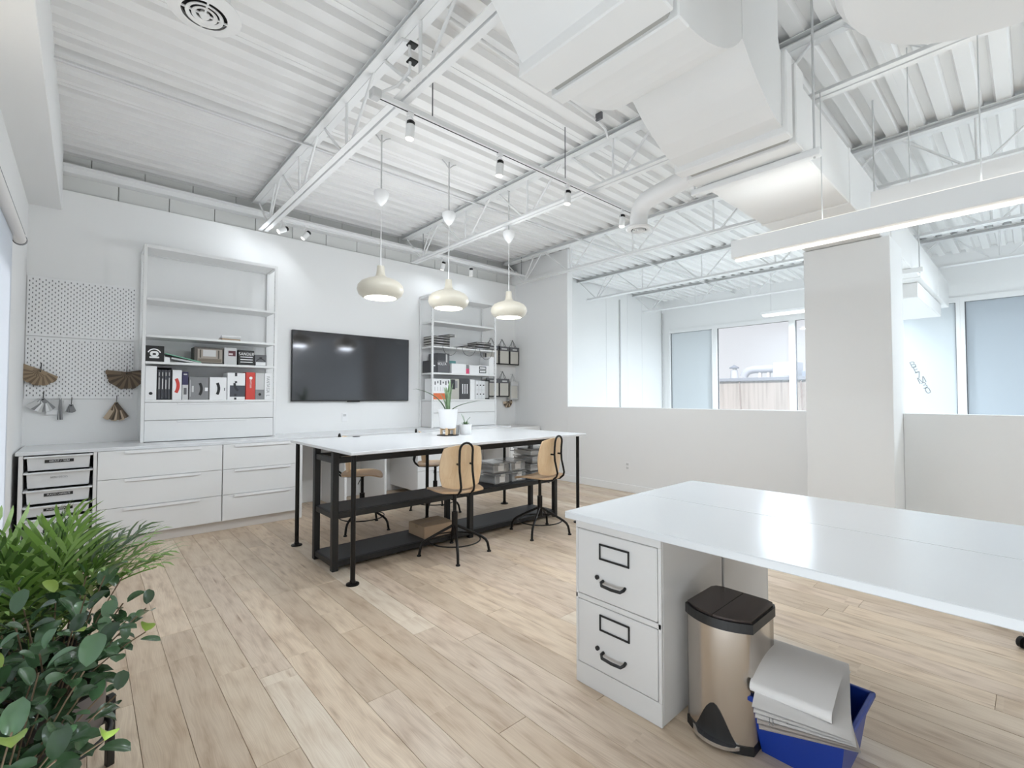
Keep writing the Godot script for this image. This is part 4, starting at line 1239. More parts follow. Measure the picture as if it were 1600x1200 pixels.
func build_wall_things():
	# pegboards
	for k in 2:
		var y0: float = [1.236, 1.784][k]
		var y1: float = [1.781, 2.306][k]
		var o := thing("pegboard", ["lower white perforated pegboard on the back wall", "upper white perforated pegboard on the back wall"][k], "pegboard", v(-0.03, y0, BZ + 0.012))
		part(o, "board", room(o).box(v(-0.393, y0, BZ), v(0.338, y1, BZ + 0.012), 0.002), M.white)
		var g := G.new()
		g.prism(rounded(0.008, 0.0165, 0.0038, 3), Transform3D.IDENTITY, 0.0006)
		var mm := MultiMesh.new()
		mm.transform_format = MultiMesh.TRANSFORM_3D
		mm.mesh = g.mesh()
		var tf := []
		var cols := 36
		for c in cols:
			var rows := 13
			for r in rows:
				var yy := y0 + 0.03 + r * 0.0405 + (0.02 if c % 2 == 1 else 0.0)
				if yy < y1 - 0.016:
					tf.append(Transform3D(Basis.IDENTITY, v(-0.378 + c * 0.0202, yy, BZ + 0.0118) - o.position))
		mm.instance_count = tf.size()
		for i in tf.size(): mm.set_instance_transform(i, tf[i])
		var mi := MultiMeshInstance3D.new()
		mi.multimesh = mm
		mi.material_override = M.grey
		mi.name = "peg_holes"
		o.add_child(mi)
		tag(mi, "small dark slots", "", "", "stuff")
	# fan decks on hooks
	fan_deck("large brown fan deck spread open at the left of the pegboard", v(-0.295, 1.475, BZ + 0.03), 0.125, -3.5, -0.55, 17, [M.fan_b, M.fan_a])
	fan_deck("dark brown fan deck spread open at the right of the pegboard", v(0.285, 1.475, BZ + 0.03), 0.15, -3.2, 0.15, 16, [M.fan_a, M.fan_c])
	fan_deck("small tan fan deck hanging below the right fan deck", v(0.215, 1.19, BZ + 0.03), 0.16, -2.05, -1.05, 9, [M.fan_d, M.fan_a, M.fan_c])
	fan_deck("little grey and white fan deck hanging below the board", v(-0.275, 1.23, BZ + 0.03), 0.11, -2.5, -0.9, 8, [M.pale, M.grey, M.white])
	fan_deck("tiny grey fan deck hanging beside the striped samples", v(-0.095, 1.175, BZ + 0.03), 0.06, -1.85, -1.3, 5, [M.grey, M.mid])
	var sm := thing("sample_strip", "bundle of thin dark sample strips hanging from the pegboard", "samples", v(-0.165, 1.25, BZ + 0.03))
	for k in 4:
		part(sm, "strip", G.new(Transform3D(Basis(v(0, 0, 1), -0.06 + 0.04 * k), v(0, 0, 0.002 * k))).box(v(-0.007, -0.2, -0.001), v(0.007, -0.01, 0.001)), [M.mid, M.pale, M.ink, M.grey][k])
	part(sm, "hook", G.new().tube([v(0, 0.02, -0.018), v(0, 0.0, 0.01), v(0, -0.02, 0.006)], 0.003, 6), M.chrome)
	var wc := thing("sample_card", "white sample cards hanging left of the dark strips", "samples", v(-0.21, 1.19, BZ + 0.02))
	part(wc, "card", G.new(Transform3D(Basis(v(0, 0, 1), 0.08), Vector3.ZERO)).box(v(-0.05, -0.09, 0), v(0.05, 0.03, 0.003)), M.white)
	part(wc, "card", G.new(Transform3D(Basis(v(0, 0, 1), -0.1), v(0.02, 0, 0.004))).box(v(-0.04, -0.05, 0), v(0.045, 0.035, 0.003)), M.pale)
	# screen
	var tv := thing("television", "large black wall-mounted flat screen above the worktop", "television", v(2.535, 1.2, BZ + 0.03))
	part(tv, "bezel", room(tv).box(v(1.77, 1.20, BZ + 0.012), v(3.30, 2.04, BZ + 0.045), 0.004), M.black)
	part(tv, "screen", room(tv).box(v(1.777, 1.21, BZ + 0.044), v(3.293, 2.033, BZ + 0.0465), 0.001), M.screen)
	part(tv, "sensor", room(tv).box(v(2.44, 1.19, BZ + 0.02), v(2.6, 1.202, BZ + 0.045), 0.003), M.black)
	part(tv, "mount", room(tv).box(v(2.3, 1.4, BZ), v(2.8, 1.8, BZ + 0.014)), M.mid)
	# net bags with samples, two rows on the wall beside the right shelving
	var rows := [[4.76, 2.06, 0.28, "black-edged net bag half behind the right shelving, upper row"], [4.99, 2.06, 0.23, "black-edged net bag in the middle of the upper row"], [5.22, 2.06, 0.19, "black-edged net bag next to the corner, upper row"], [4.76, 1.54, 0.26, "black-edged net bag half behind the right shelving, lower row"], [5.0, 1.54, 0.2, "black-edged net bag in the middle of the lower row"]]
	for q in rows:
		net_bag(q[0], q[1], q[2], q[3], true)
	net_bag(5.22, 1.5, 0.15, "pale net bag without black edges next to the corner", false)
	fan_deck("round brown fan deck on the wall under the net bags", v(5.13, 1.17, BZ + 0.03), 0.09, -3.0, 0.2, 11, [M.fan_d, M.fan_c, M.fan_a])
	var sc := thing("hand_tool", "black hand tool hanging beside the right shelving", "tool", v(4.85, 1.12, BZ + 0.02))
	part(sc, "grip", G.new().tube([v(-0.015, -0.09, 0), v(0.0, -0.03, 0), v(0.012, 0.07, 0)], 0.013, 8), M.black)
	part(sc, "hook", G.new().tube([v(0.012, 0.07, 0), v(0.014, 0.1, 0.0), v(0.014, 0.1, -0.018)], 0.003, 6), M.chrome)
	var ol := thing("wall_outlet", "white power outlet low on the right wall", "outlet", v(RX - 0.004, 0.34, -3.62))
	part(ol, "plate", room(ol).box(v(RX - 0.006, 0.285, -3.655), v(RX, 0.395, -3.585), 0.002), M.white)
	part(ol, "socket", room(ol).box(v(RX - 0.008, 0.35, -3.638), v(RX - 0.005, 0.378, -3.602), 0.001).box(v(RX - 0.008, 0.302, -3.638), v(RX - 0.005, 0.33, -3.602), 0.001), M.pale)
	var wo := thing("wall_outlet", "white power outlet on the back wall under the screen", "outlet", v(2.42, 1.0, BZ + 0.004))
	part(wo, "plate", room(wo).box(v(2.385, 0.945, BZ), v(2.455, 1.055, BZ + 0.006), 0.002), M.white)
	part(wo, "socket", room(wo).box(v(2.402, 1.01, BZ + 0.005), v(2.438, 1.038, BZ + 0.008), 0.001), M.pale)


func fan_deck(lab: String, at: Vector3, r: float, a0: float, a1: float, n: int, ms: Array):
	var o := thing("fan_deck", lab, "fan deck", at)
	for k in n:
		var a := lerpf(a0, a1, float(k) / (n - 1))
		var L := r * (1.0 - 0.06 * absf(sin(k * 2.1)))
		var X := Transform3D(Basis(v(0, 0, 1), a) * Basis(v(1, 0, 0), 0.18), v(0, 0, 0.0016 * k))
		part(o, "swatch", G.new(X).prism(PackedVector2Array([Vector2(-0.008, -0.014), Vector2(L, -0.021), Vector2(L + 0.004, 0.0), Vector2(L, 0.021), Vector2(-0.008, 0.014)]), Transform3D.IDENTITY, 0.0025), ms[k % ms.size()])
	part(o, "post", G.new().tube([v(0, 0, -0.03), v(0, 0, 0.0016 * n + 0.006)], 0.006, 8), M.black)
	part(o, "hook", G.new().tube([v(0, 0.0, -0.012), v(0.003, 0.06, -0.012), v(0.003, 0.075, -0.018)], 0.003, 6), M.black)


func net_bag(x: float, top: float, w: float, lab: String, edged: bool):
	var o := thing("net_bag", lab, "bag", v(x, top - 0.28, BZ + 0.06), 0, "net bags on the wall")
	var h := 0.28
	part(o, "pouch", G.new().box(v(-w / 2, 0, -0.05), v(w / 2, h, 0.04), 0.01), M.net)
	var m: Material = M.black if edged else M.pale
	var e := G.new()
	for s in [-1, 1]:
		e.box(v(s * w / 2 - 0.008, 0, 0.03), v(s * w / 2 + 0.008, h, 0.046), 0.003)
	e.box(v(-w / 2, -0.005, 0.03), v(w / 2, 0.012, 0.048), 0.003)
	part(o, "edge_band", e, m)
	part(o, "top_band", G.new().box(v(-w / 2 - 0.005, h - 0.065, 0.032), v(w / 2 + 0.005, h + 0.005, 0.05), 0.003), M.mid if edged else M.pale)
	if edged:
		part(o, "label_patch", G.new().box(v(-w * 0.25, h - 0.045, 0.049), v(w * 0.25, h - 0.022, 0.052)), M.pale)
	for s in [-1, 1]:
		part(o, "cord", G.new().tube([v(-w * 0.32, h, 0.02 * s), v(-w * 0.02, h + 0.13, 0.0), v(w * 0.32, h, 0.02 * s)], 0.0035, 6), m)
	part(o, "hook", G.new().tube([v(0, h + 0.125, 0.006), v(0, h + 0.128, -0.058)], 0.004, 6), M.chrome)


func build_table():
	var x0 := 1.305
	var x1 := 3.745
	var z0 := -4.27
	var z1 := -3.03
	var T := 0.885
	var o := thing("work_table", "long high work table with white top on thin black legs", "table", v(2.64, 0, -3.65))
	part(o, "tabletop", room(o).box(v(x0, T - 0.022, z0), v(x1, T, z1), 0.003), M.top_gloss)
	for p in [[1.345, -3.075], [1.345, -4.2], [3.675, -3.085], [3.675, -4.2], [2.62, -4.2]]:
		var l := part(o, "leg", room(o).tube([v(p[0], 0.012, p[1]), v(p[0], T - 0.022, p[1])], 0.0165, 12), M.black_metal)
		part(l, "foot", room(o).lathe(v(p[0], 0, p[1]), [Vector2(0, 0), Vector2(0.043, 0), Vector2(0.043, 0.008), Vector2(0.02, 0.014), Vector2(0.018, 0.03), Vector2(0, 0.03)], 20), M.black_metal)
	for p in [[1.86, -4.20], [2.86, -4.20]]:
		part(o, "grommet", room(o).lathe(v(p[0], T, p[1]), [Vector2(0, 0), Vector2(0.035, 0), Vector2(0.032, 0.004), Vector2(0, 0.005)], 16), M.black)
	# black shelving unit under it
	var s := thing("shelving_unit", "low black metal shelving unit under the work table", "shelf", v(2.54, 0, -3.58))
	for x in [1.325, 2.545, 3.65]:
		for z in [-3.76, -3.40]:
			part(s, "post", room(s).box(v(x, 0.0, z - 0.022), v(x + 0.045, 0.86, z + 0.022), 0.003), M.shelf_black)
	for y in [0.055, 0.40, 0.80]:
		for z in [-3.76, -3.40]:
			part(s, "rail", room(s).box(v(1.37, y - 0.03, z - 0.014), v(3.66, y + 0.012, z + 0.014), 0.003), M.shelf_black)
		for x in [1.325, 2.545, 3.65]:
			part(s, "cross_rail", room(s).box(v(x + 0.008, y - 0.03, -3.74), v(x + 0.036, y + 0.012, -3.42), 0.003), M.shelf_black)
	part(s, "shelf", room(s).box(v(1.345, 0.40, -3.745), v(3.68, 0.415, -3.415), 0.002), M.shelf_top)
	part(s, "shelf", room(s).box(v(1.345, 0.055, -3.745), v(3.68, 0.069, -3.415), 0.002), M.shelf_top)
	# chairs
	chair("pale plywood swivel chair at the table front, nearest the camera", v(2.21, 0, -3.13), Vector2(0.18, -0.985), 30, 0.0)
	chair("pale plywood swivel chair at the right front of the table", v(3.15, 0, -3.1), Vector2(-0.16, -0.99), 60, 0.0)
	chair("swivel chair behind the left part of the table", v(1.98, 0, -4.33), Vector2(0.88, 0.47), 55, 0.0)
	chair("swivel chair behind the table, mostly hidden by the black post", v(2.86, 0, -4.42), Vector2(0.9, 0.43), 50, 0.0)
	# cardboard box on the bottom shelf
	var c := thing("cardboard_box", "flat brown cardboard box on the bottom black shelf", "box", v(2.26, 0.069, -3.55), 0.0)
	part(c, "carton", G.new().box(v(-0.15, 0, -0.13), v(0.15, 0.1, 0.13), 0.003), M.card)
	part(c, "tape", G.new().box(v(-0.152, 0.07, -0.02), v(0.152, 0.1015, 0.02)), hexm("a58b6d", 0.5))
	# clear boxes on the middle shelf
	for q in [[2.98, 0, "bottom clear plastic box of the left pair behind the chair back"], [2.98, 1, "upper clear plastic box of the left pair behind the chair back"], [3.20, 0, "bottom clear plastic box of the middle stack on the black shelf"], [3.20, 1, "upper clear plastic box of the middle stack on the black shelf"], [3.53, 0, "lowest clear plastic box of the tall right stack"], [3.53, 1, "second clear plastic box of the tall right stack"], [3.53, 2, "third clear plastic box of the tall right stack"], [3.53, 3, "topmost clear plastic box of the tall right stack"]]:
		clear_box(q[0], q[1], q[2])
	# plants on the table
	aloe(v(2.58, T, -3.77))
	var sp := thing("succulent", "small green succulent in a white pot on the table", "plant", v(2.78, T, -3.76))
	part(sp, "pot", G.new().lathe(Vector3.ZERO, [Vector2(0, 0), Vector2(0.05, 0), Vector2(0.056, 0.006), Vector2(0.062, 0.10), Vector2(0.056, 0.10), Vector2(0.054, 0.09), Vector2(0, 0.088)], 28), M.white)
	part(sp, "soil", G.new().lathe(v(0, 0.086, 0), [Vector2(0, 0), Vector2(0.053, 0), Vector2(0.05, 0.006), Vector2(0, 0.008)], 20), M.soil)
	var r := RandomNumberGenerator.new()
	r.seed = 4
	var gm := hexm("7f9c74", 0.5)
	for k in 18:
		var a := k * 2.399
		var tilt := 0.25 + 0.055 * k
		leaf_to(sp, "leaf", v(0, 0.09, 0), Basis(Vector3.UP, a) * Basis(v(0, 0, 1), -tilt), r.randf_range(0.035, 0.06), 0.010, 0.2, gm)
	for k in 3:
		var a := 1.0 + k * 1.7
		part(sp, "sprig", G.new().tube([v(0, 0.09, 0), v(0.02 * cos(a), 0.14, 0.02 * sin(a)), v(0.05 * cos(a), 0.17 + 0.015 * k, 0.05 * sin(a))], 0.002, 5), gm)
	var wp := thing("small_pot", "small white pot standing just behind the succulent", "pot", v(2.735, T, -3.87))
	part(wp, "pot", G.new().lathe(Vector3.ZERO, [Vector2(0, 0), Vector2(0.04, 0), Vector2(0.048, 0.085), Vector2(0.042, 0.085), Vector2(0.036, 0.01), Vector2(0, 0.01)], 24), M.pale)


func clear_box(x: float, k: int, lab: String):
	var w := 0.19 if x < 3.4 else 0.30
	var h := 0.10 if x < 3.4 else 0.072
	var dz := 0.0
	var y := 0.416 + k * (h + 0.006)
	var o := thing("clear_box", lab, "box", v(x, y, -3.58 + dz), [0.05, -0.06, 0.04, -0.03][k], "clear boxes on the black shelf")
	part(o, "shell", G.new().box(v(-w / 2, 0, -0.14), v(w / 2, h - 0.014, 0.14), 0.008), M.clear)
	part(o, "lid", G.new().box(v(-w / 2 - 0.006, h - 0.014, -0.146), v(w / 2 + 0.006, h, 0.146), 0.004), M.clear)
	for s in 3:
		part(o, "contents", G.new().box(v(-w / 2 + 0.02, 0.008 + s * 0.02, -0.12 + 0.01 * s), v(w / 2 - 0.02 - 0.015 * s, 0.024 + s * 0.02, 0.12)), [M.pale, M.white, M.grey][(s + k) % 3])
	part(o, "label_card", G.new().box(v(-0.04, 0.02, 0.139), v(0.03, h - 0.025, 0.1415)), M.white)
	part(o, "latch", G.new().box(v(-0.03, h - 0.03, 0.14), v(0.03, h - 0.004, 0.15), 0.003), M.pale)


func leaf_mesh(L: float, w: float, curl: float, n := 6) -> ArrayMesh:
	# along +y, a folded blade with a point, bending towards +x
	var g := G.new()
	g.sm(1)
	var rows := []
	for i in n + 1:
		var t := float(i) / n
		var ww := w * pow(sin(PI * pow(t * 0.94 + 0.06, 0.8)), 0.8) if t < 1.0 else 0.0
		var bend := curl * t * t * L
		var y := t * L * (1.0 - 0.25 * absf(curl) * t)
		rows.append([v(bend + 0.25 * ww, y, -ww), v(bend, y, 0), v(bend + 0.25 * ww, y, ww)])
	for i in n:
		for s in 2:
			g.poly([rows[i][s], rows[i][s + 1], rows[i + 1][s + 1], rows[i + 1][s]], v(1, 0, 0))
	return g.mesh()


func leaf_to(o: Node3D, n: String, at: Vector3, b: Basis, L: float, w: float, curl: float, m: Material):
	var mi := part(o, n, leaf_mesh(L, w, curl), m)
	mi.transform = Transform3D(b, at)


func aloe(at: Vector3):
	var st := thing("plant_stand", "small light wooden stand under the aloe pot", "stand", at)
	for k in 4:
		var a := PI / 4 + k * PI / 2
		part(st, "leg", G.new(Transform3D(Basis(Vector3.UP, a), Vector3.ZERO)).box(v(0.052, 0.006, -0.012), v(0.074, 0.075, 0.012), 0.003), M.ply)
	part(st, "cross_bar", G.new(Transform3D(Basis(Vector3.UP, PI / 4), Vector3.ZERO)).box(v(-0.06, 0.05, -0.01), v(0.06, 0.066, 0.01), 0.003), M.ply)
	part(st, "cross_bar", G.new(Transform3D(Basis(Vector3.UP, -PI / 4), Vector3.ZERO)).box(v(-0.06, 0.0505, -0.0098), v(0.06, 0.0658, 0.0098), 0.003), M.ply)
	solid("coaster", "thin black mat under the wooden plant stand", "mat", G.new().lathe(at, [Vector2(0, 0), Vector2(0.105, 0), Vector2(0.105, 0.005), Vector2(0, 0.005)], 32), M.black)
	var o := thing("aloe", "aloe with long arching leaves in a white ribbed pot", "plant", at + v(0, 0.067, 0))
	var p := [Vector2(0, 0), Vector2(0.07, 0.0), Vector2(0.076, 0.01)]
	for k in 5:
		p.append(Vector2(0.078 + 0.003 * k, 0.03 + 0.03 * k))
		p.append(Vector2(0.0795 + 0.003 * k, 0.045 + 0.03 * k))
	p.append_array([Vector2(0.094, 0.185), Vector2(0.088, 0.185), Vector2(0.084, 0.17), Vector2(0, 0.168)])
	part(o, "pot", G.new().lathe(Vector3.ZERO, p, 32), M.white)
	part(o, "soil", G.new().lathe(v(0, 0.166, 0), [Vector2(0, 0), Vector2(0.084, 0), Vector2(0.08, 0.008), Vector2(0, 0.01)], 24), M.soil)
	var gr := hexm("87a27c", 0.45)
	var dk := hexm("4f6a48", 0.45)
	# camera right is (0.742, 0, 0.67)
	var R := v(0.742, 0, 0.67)
	var Fw := v(0.67, 0, -0.742)
	var L := [[-1.0, 0.0, 0.36, 0.34, 1.0, 1], [1.0, 0.1, 0.34, 0.16, 0.9, 1], [-0.35, 0.2, 0.27, 0.24, 0.25, 0], [0.3, -0.1, 0.34, 0.33, 0.15, 0], [0.12, 0.3, 0.30, 0.30, 0.1, 0], [-0.15, -0.3, 0.24, 0.24, 0.15, 0], [0.42, 0.25, 0.3, 0.28, 0.2, 0], [-0.5, -0.2, 0.2, 0.18, 0.35, 0], [0.05, -0.45, 0.2, 0.19, 0.2, 0]]
	for q in L:
		var d: Vector3 = (R * q[0] + Fw * q[1])
		var pts := []
		for k in 9:
			var t := k / 8.0
			var out: float = (0.05 + q[4] * 0.29 * t) * minf(1.0, 0.3 + t)
			var up: float = q[3] * sin(t * PI * (0.5 if q[5] == 0 else (0.56 if q[0] < 0 else 0.5)))
			pts.append(v(0, 0.165, 0) + d * out + Vector3.UP * up * (0.62 if q[5] == 1 else 0.95))
		var g := G.new()
		g.sm(1)
		var side := d.cross(Vector3.UP).normalized()
		for k in 8:
			var wa := 0.020 * (1.0 - pow(k / 8.0, 1.5)) + 0.0012
			var wb := 0.020 * (1.0 - pow((k + 1) / 8.0, 1.5)) + 0.0012
			var a: Vector3 = pts[k]
			var b: Vector3 = pts[k + 1]
			var nn := (b - a).cross(side).normalized()
			if nn.dot(d) > 0: nn = -nn
			g.poly([a - side * wa, a + nn * wa * -0.45, b + nn * wb * -0.45, b - side * wb], -nn - side)
			g.poly([a + nn * wa * -0.45, a + side * wa, b + side * wb, b + nn * wb * -0.45], -nn + side)
			g.poly([a - side * wa, a + side * wa, b + side * wb, b - side * wb], nn)
		part(o, "leaf", g, dk if q[5] == 1 else gr)


func chair(lab: String, at: Vector3, f: Vector2, leg_deg: float, dy: float):
	var o := thing("swivel_chair", lab, "chair", at, atan2(-f.x, -f.y), "plywood swivel chairs at the table")
	var sy := 0.53
	# seat: a rounded plywood shell with a waterfall front
	var g := G.new()
	var N := 14
	var top := []
	for i in N + 1:
		var rowp := []
		for j in N + 1:
			var a := (float(i) / N) * 2 - 1
			var b := (float(j) / N) * 2 - 1
			# square to rounded square
			var x := a * sqrt(1 - b * b * 0.26)
			var z := b * sqrt(1 - a * a * 0.26)
			var drop := 0.0
			if z < -0.3: drop = -0.03 * pow((-z - 0.3) / 0.7, 2.0)
			var dish := 0.010 * (x * x) - 0.004
			rowp.append(v(x * 0.2, sy + drop + dish, z * 0.19))
		top.append(rowp)
	g.sm(1)
	for i in N:
		for j in N:
			g.poly([top[i][j], top[i + 1][j], top[i + 1][j + 1], top[i][j + 1]], Vector3.UP)
	g.sm(2)
	var th := v(0, -0.013, 0)
	for i in N:
		for j in N:
			g.poly([top[i][j] + th, top[i + 1][j] + th, top[i + 1][j + 1] + th, top[i][j + 1] + th], Vector3.DOWN)
	g.sm(3)
	for i in N:
		for e in [[top[i][0], top[i + 1][0]], [top[i][N], top[i + 1][N]], [top[0][i], top[0][i + 1]], [top[N][i], top[N][i + 1]]]:
			g.poly([e[0], e[1], e[1] + th, e[0] + th], (e[0] + e[1]) / 2 - v(0, sy, 0))
	part(o, "seat", g, M.ply_seat)
	# backrest: a curved rounded panel
	var bg := G.new()
	var bp := []
	for i in N + 1:
		var rowp := []
		for j in N + 1:
			var a := (float(i) / N) * 2 - 1
			var b := (float(j) / N) * 2 - 1
			var x := a * sqrt(1 - b * b * 0.27)
			var y := b * sqrt(1 - a * a * 0.27)
			rowp.append(v(x * 0.18, 0.71 + y * 0.172, 0.165 - 0.05 * x * x + 0.02 * y))
		bp.append(rowp)
	var bt := v(0, 0, -0.011)
	bg.sm(1)
	for i in N:
		for j in N:
			bg.poly([bp[i][j], bp[i + 1][j], bp[i + 1][j + 1], bp[i][j + 1]], v(0, 0, 1))
	bg.sm(2)
	for i in N:
		for j in N:
			bg.poly([bp[i][j] + bt, bp[i + 1][j] + bt, bp[i + 1][j + 1] + bt, bp[i][j + 1] + bt], v(0, 0, -1))
	bg.sm(3)
	for i in N:
		for e in [[bp[i][0], bp[i + 1][0]], [bp[i][N], bp[i + 1][N]], [bp[0][i], bp[0][i + 1]], [bp[N][i], bp[N][i + 1]]]:
			bg.poly([e[0], e[1], e[1] + bt, e[0] + bt], (e[0] + e[1]) / 2 - v(0, 0.715, 0.15))
	part(o, "backrest", bg, M.ply)
	# bent tube: under the seat, up behind the back, over in an arch, and down again
	var pr := [[-0.02, sy - 0.026], [0.12, sy - 0.026], [0.185, sy - 0.02], [0.222, sy + 0.01], [0.232, sy + 0.04], [0.222, sy + 0.085], [0.205, 0.68], [0.200, 0.74], [0.203, 0.80], [0.208, 0.845]]
	var pts := []
	for q in pr: pts.append(v(-0.055, q[1], q[0]))
	for k in range(1, 8):
		var a := PI - PI * k / 8.0
		pts.append(v(0.055 * cos(a), 0.845 + 0.055 * sin(a), 0.21))
	for k in pr.size():
		var q: Array = pr[pr.size() - 1 - k]
		pts.append(v(0.055, q[1], q[0]))
	part(o, "back_tube", G.new().tube(pts, 0.009, 10), M.black_metal)
	var bo := G.new()
	for s in [-1, 1]:
		bo.tube([v(s * 0.055, 0.735, 0.2), v(s * 0.055, 0.735, 0.155)], 0.008, 8)
	part(o, "bracket", bo, M.black_metal)
	part(o, "column", G.new().tube([v(0, 0.30, 0), v(0, sy - 0.01, 0)], 0.0145, 12), M.black_metal)
	part(o, "sleeve", G.new().tube([v(0, 0.15, 0), v(0, 0.335, 0)], 0.024, 14), M.black_metal)
	part(o, "seat_plate", G.new().lathe(v(0, sy - 0.04, 0), [Vector2(0, 0), Vector2(0.025, 0), Vector2(0.06, 0.016), Vector2(0.06, 0.022), Vector2(0, 0.022)], 20), M.black_metal)
	part(o, "lever", G.new().tube([v(0.02, sy - 0.05, 0), v(0.06, sy - 0.07, 0.02), v(0.12, sy - 0.09, 0.03)], 0.004, 6), M.black_metal)
	var base := deg_to_rad(leg_deg)
	for k in 4:
		var a := base + k * PI / 2 
		var wd := Vector3(cos(a), 0, sin(a))
		var d: Vector3 = Basis(Vector3.UP, -o.rotation.y) * wd
		var lp := [d * 0.018 + v(0, 0.225, 0), d * 0.14 + v(0, 0.165, 0), d * 0.222 + v(0, 0.122, 0), d * 0.25 + v(0, 0.10, 0), d * 0.265 + v(0, 0.075, 0), d * 0.272 + v(0, 0.045, 0), d * 0.278 + v(0, 0.012, 0)]
		var l := part(o, "leg", G.new().tube(lp, 0.0105, 10), M.black_metal)
		part(l, "foot", G.new().lathe(d * 0.279, [Vector2(0, 0), Vector2(0.017, 0), Vector2(0.017, 0.008), Vector2(0.008, 0.013), Vector2(0, 0.013)], 12), M.rubber)
	var ring := []
	for k in 36:
		var a := TAU * k / 36
		ring.append(v(0.205 * cos(a), 0.115, 0.205 * sin(a)))
	part(o, "foot_ring", G.new().tube(ring, 0.0055, 8, true), M.black_metal)


func build_desk():
	var T := 0.741
	for k in 2:
		var xa: float = [1.60, 2.185][k]
		var xb: float = [2.183, 2.768][k]
		solid("desktop", ["white laminate desktop on the side nearer the camera", "white laminate desktop on the side away from the camera"][k], "desktop", G.new().box(v(xa, T - 0.03, -1.42), v(xb, T, 1.35), 0.003), M.top_gloss, "paired white desktops")
	file_cabinet("white two-drawer filing cabinet with black pulls under the desk", 1.635, 2.155, -1)
	file_cabinet("second white filing cabinet behind the first, facing away", 2.175, 2.70, 1)
	# far end support out of the frame
	solid("desk_leg", "white end panel carrying the near end of the desk", "panel", G.new().box(v(1.66, 0, 1.2), v(2.7, T - 0.031, 1.24), 0.003), M.lacquer)
	trash_can()
	blue_bin()
	office_chair()


func file_cabinet(lab: String, xa: float, xb: float, s: int):
	var z0 := -1.385
	var z1 := -0.965
	var o := thing("filing_cabinet", lab, "cabinet", v((xa + xb) / 2, 0, (z0 + z1) / 2))
	part(o, "body", room(o).box(v(xa + (0.012 if s < 0 else 0.0), 0.0, z0), v(xb - (0.012 if s > 0 else 0.0), 0.708, z1), 0.004), M.cab_metal)
	var xf := xa if s < 0 else xb
	var g := room(o)
	var xi := xf - s * 0.0119
	# front rim round the drawers
	for b in [[0.0, 0.09, z0, z1], [0.672, 0.708, z0, z1], [0.365, 0.387, z0, z1], [0.09, 0.672, z0, z0 + 0.012], [0.09, 0.672, z1 - 0.014, z1]]:
		g.box(v(minf(xf, xi), b[0], b[2]), v(maxf(xf, xi), b[1], b[3]), 0.002)
	part(o, "front_frame", g, M.cab_metal)
	part(o, "painted_gap_shade", room(o).box(v(xf - s * 0.0145, 0.088, z0 + 0.01), v(xf - s * 0.0095, 0.674, z1 - 0.012)), M.dark, "painted shade round the drawers")  # dark sheet stands in for the shade between drawers and frame
	for y0 in [0.092, 0.389]:
		var y1: float = y0 + (0.271 if y0 < 0.2 else 0.281)
		var d := part(o, "drawer", room(o).box(v(xf - s * 0.012, y0 + 0.001, z0 + 0.014), v(xf + s * 0.002, y1, z1 - 0.016), 0.003), M.cab_metal)
		var X := xf + s * 0.002
		var zc := z0 + 0.207
		var fr := room(o)
		var ya: float = y0 + 0.172
		for b in [[ya, ya + 0.008, zc - 0.075, zc + 0.075], [ya + 0.06, ya + 0.068, zc - 0.075, zc + 0.075], [ya, ya + 0.068, zc - 0.075, zc - 0.067], [ya, ya + 0.068, zc + 0.067, zc + 0.075]]:
			fr.box(v(minf(X, X + s * 0.006), b[0], b[2]), v(maxf(X, X + s * 0.006), b[1], b[3]), 0.002)
		part(d, "label_frame", fr, M.black, "black label frame")
		var zh := zc + 0.003
		var yh: float = y0 + 0.075
		part(d, "handle", room(o).tube([v(X, yh + 0.012, zh - 0.058), v(X + s * 0.014, yh + 0.008, zh - 0.06), v(X + s * 0.024, yh, zh - 0.05), v(X + s * 0.026, yh - 0.002, zh), v(X + s * 0.024, yh, zh + 0.042), v(X + s * 0.014, yh + 0.008, zh + 0.052), v(X, yh + 0.012, zh + 0.05)], 0.0065, 8), M.black, "black bow handle")
		part(d, "lock", room(o).tube([v(X, yh + 0.02, zh - 0.088), v(X + s * 0.008, yh + 0.02, zh - 0.088)], 0.0095, 10), M.black)


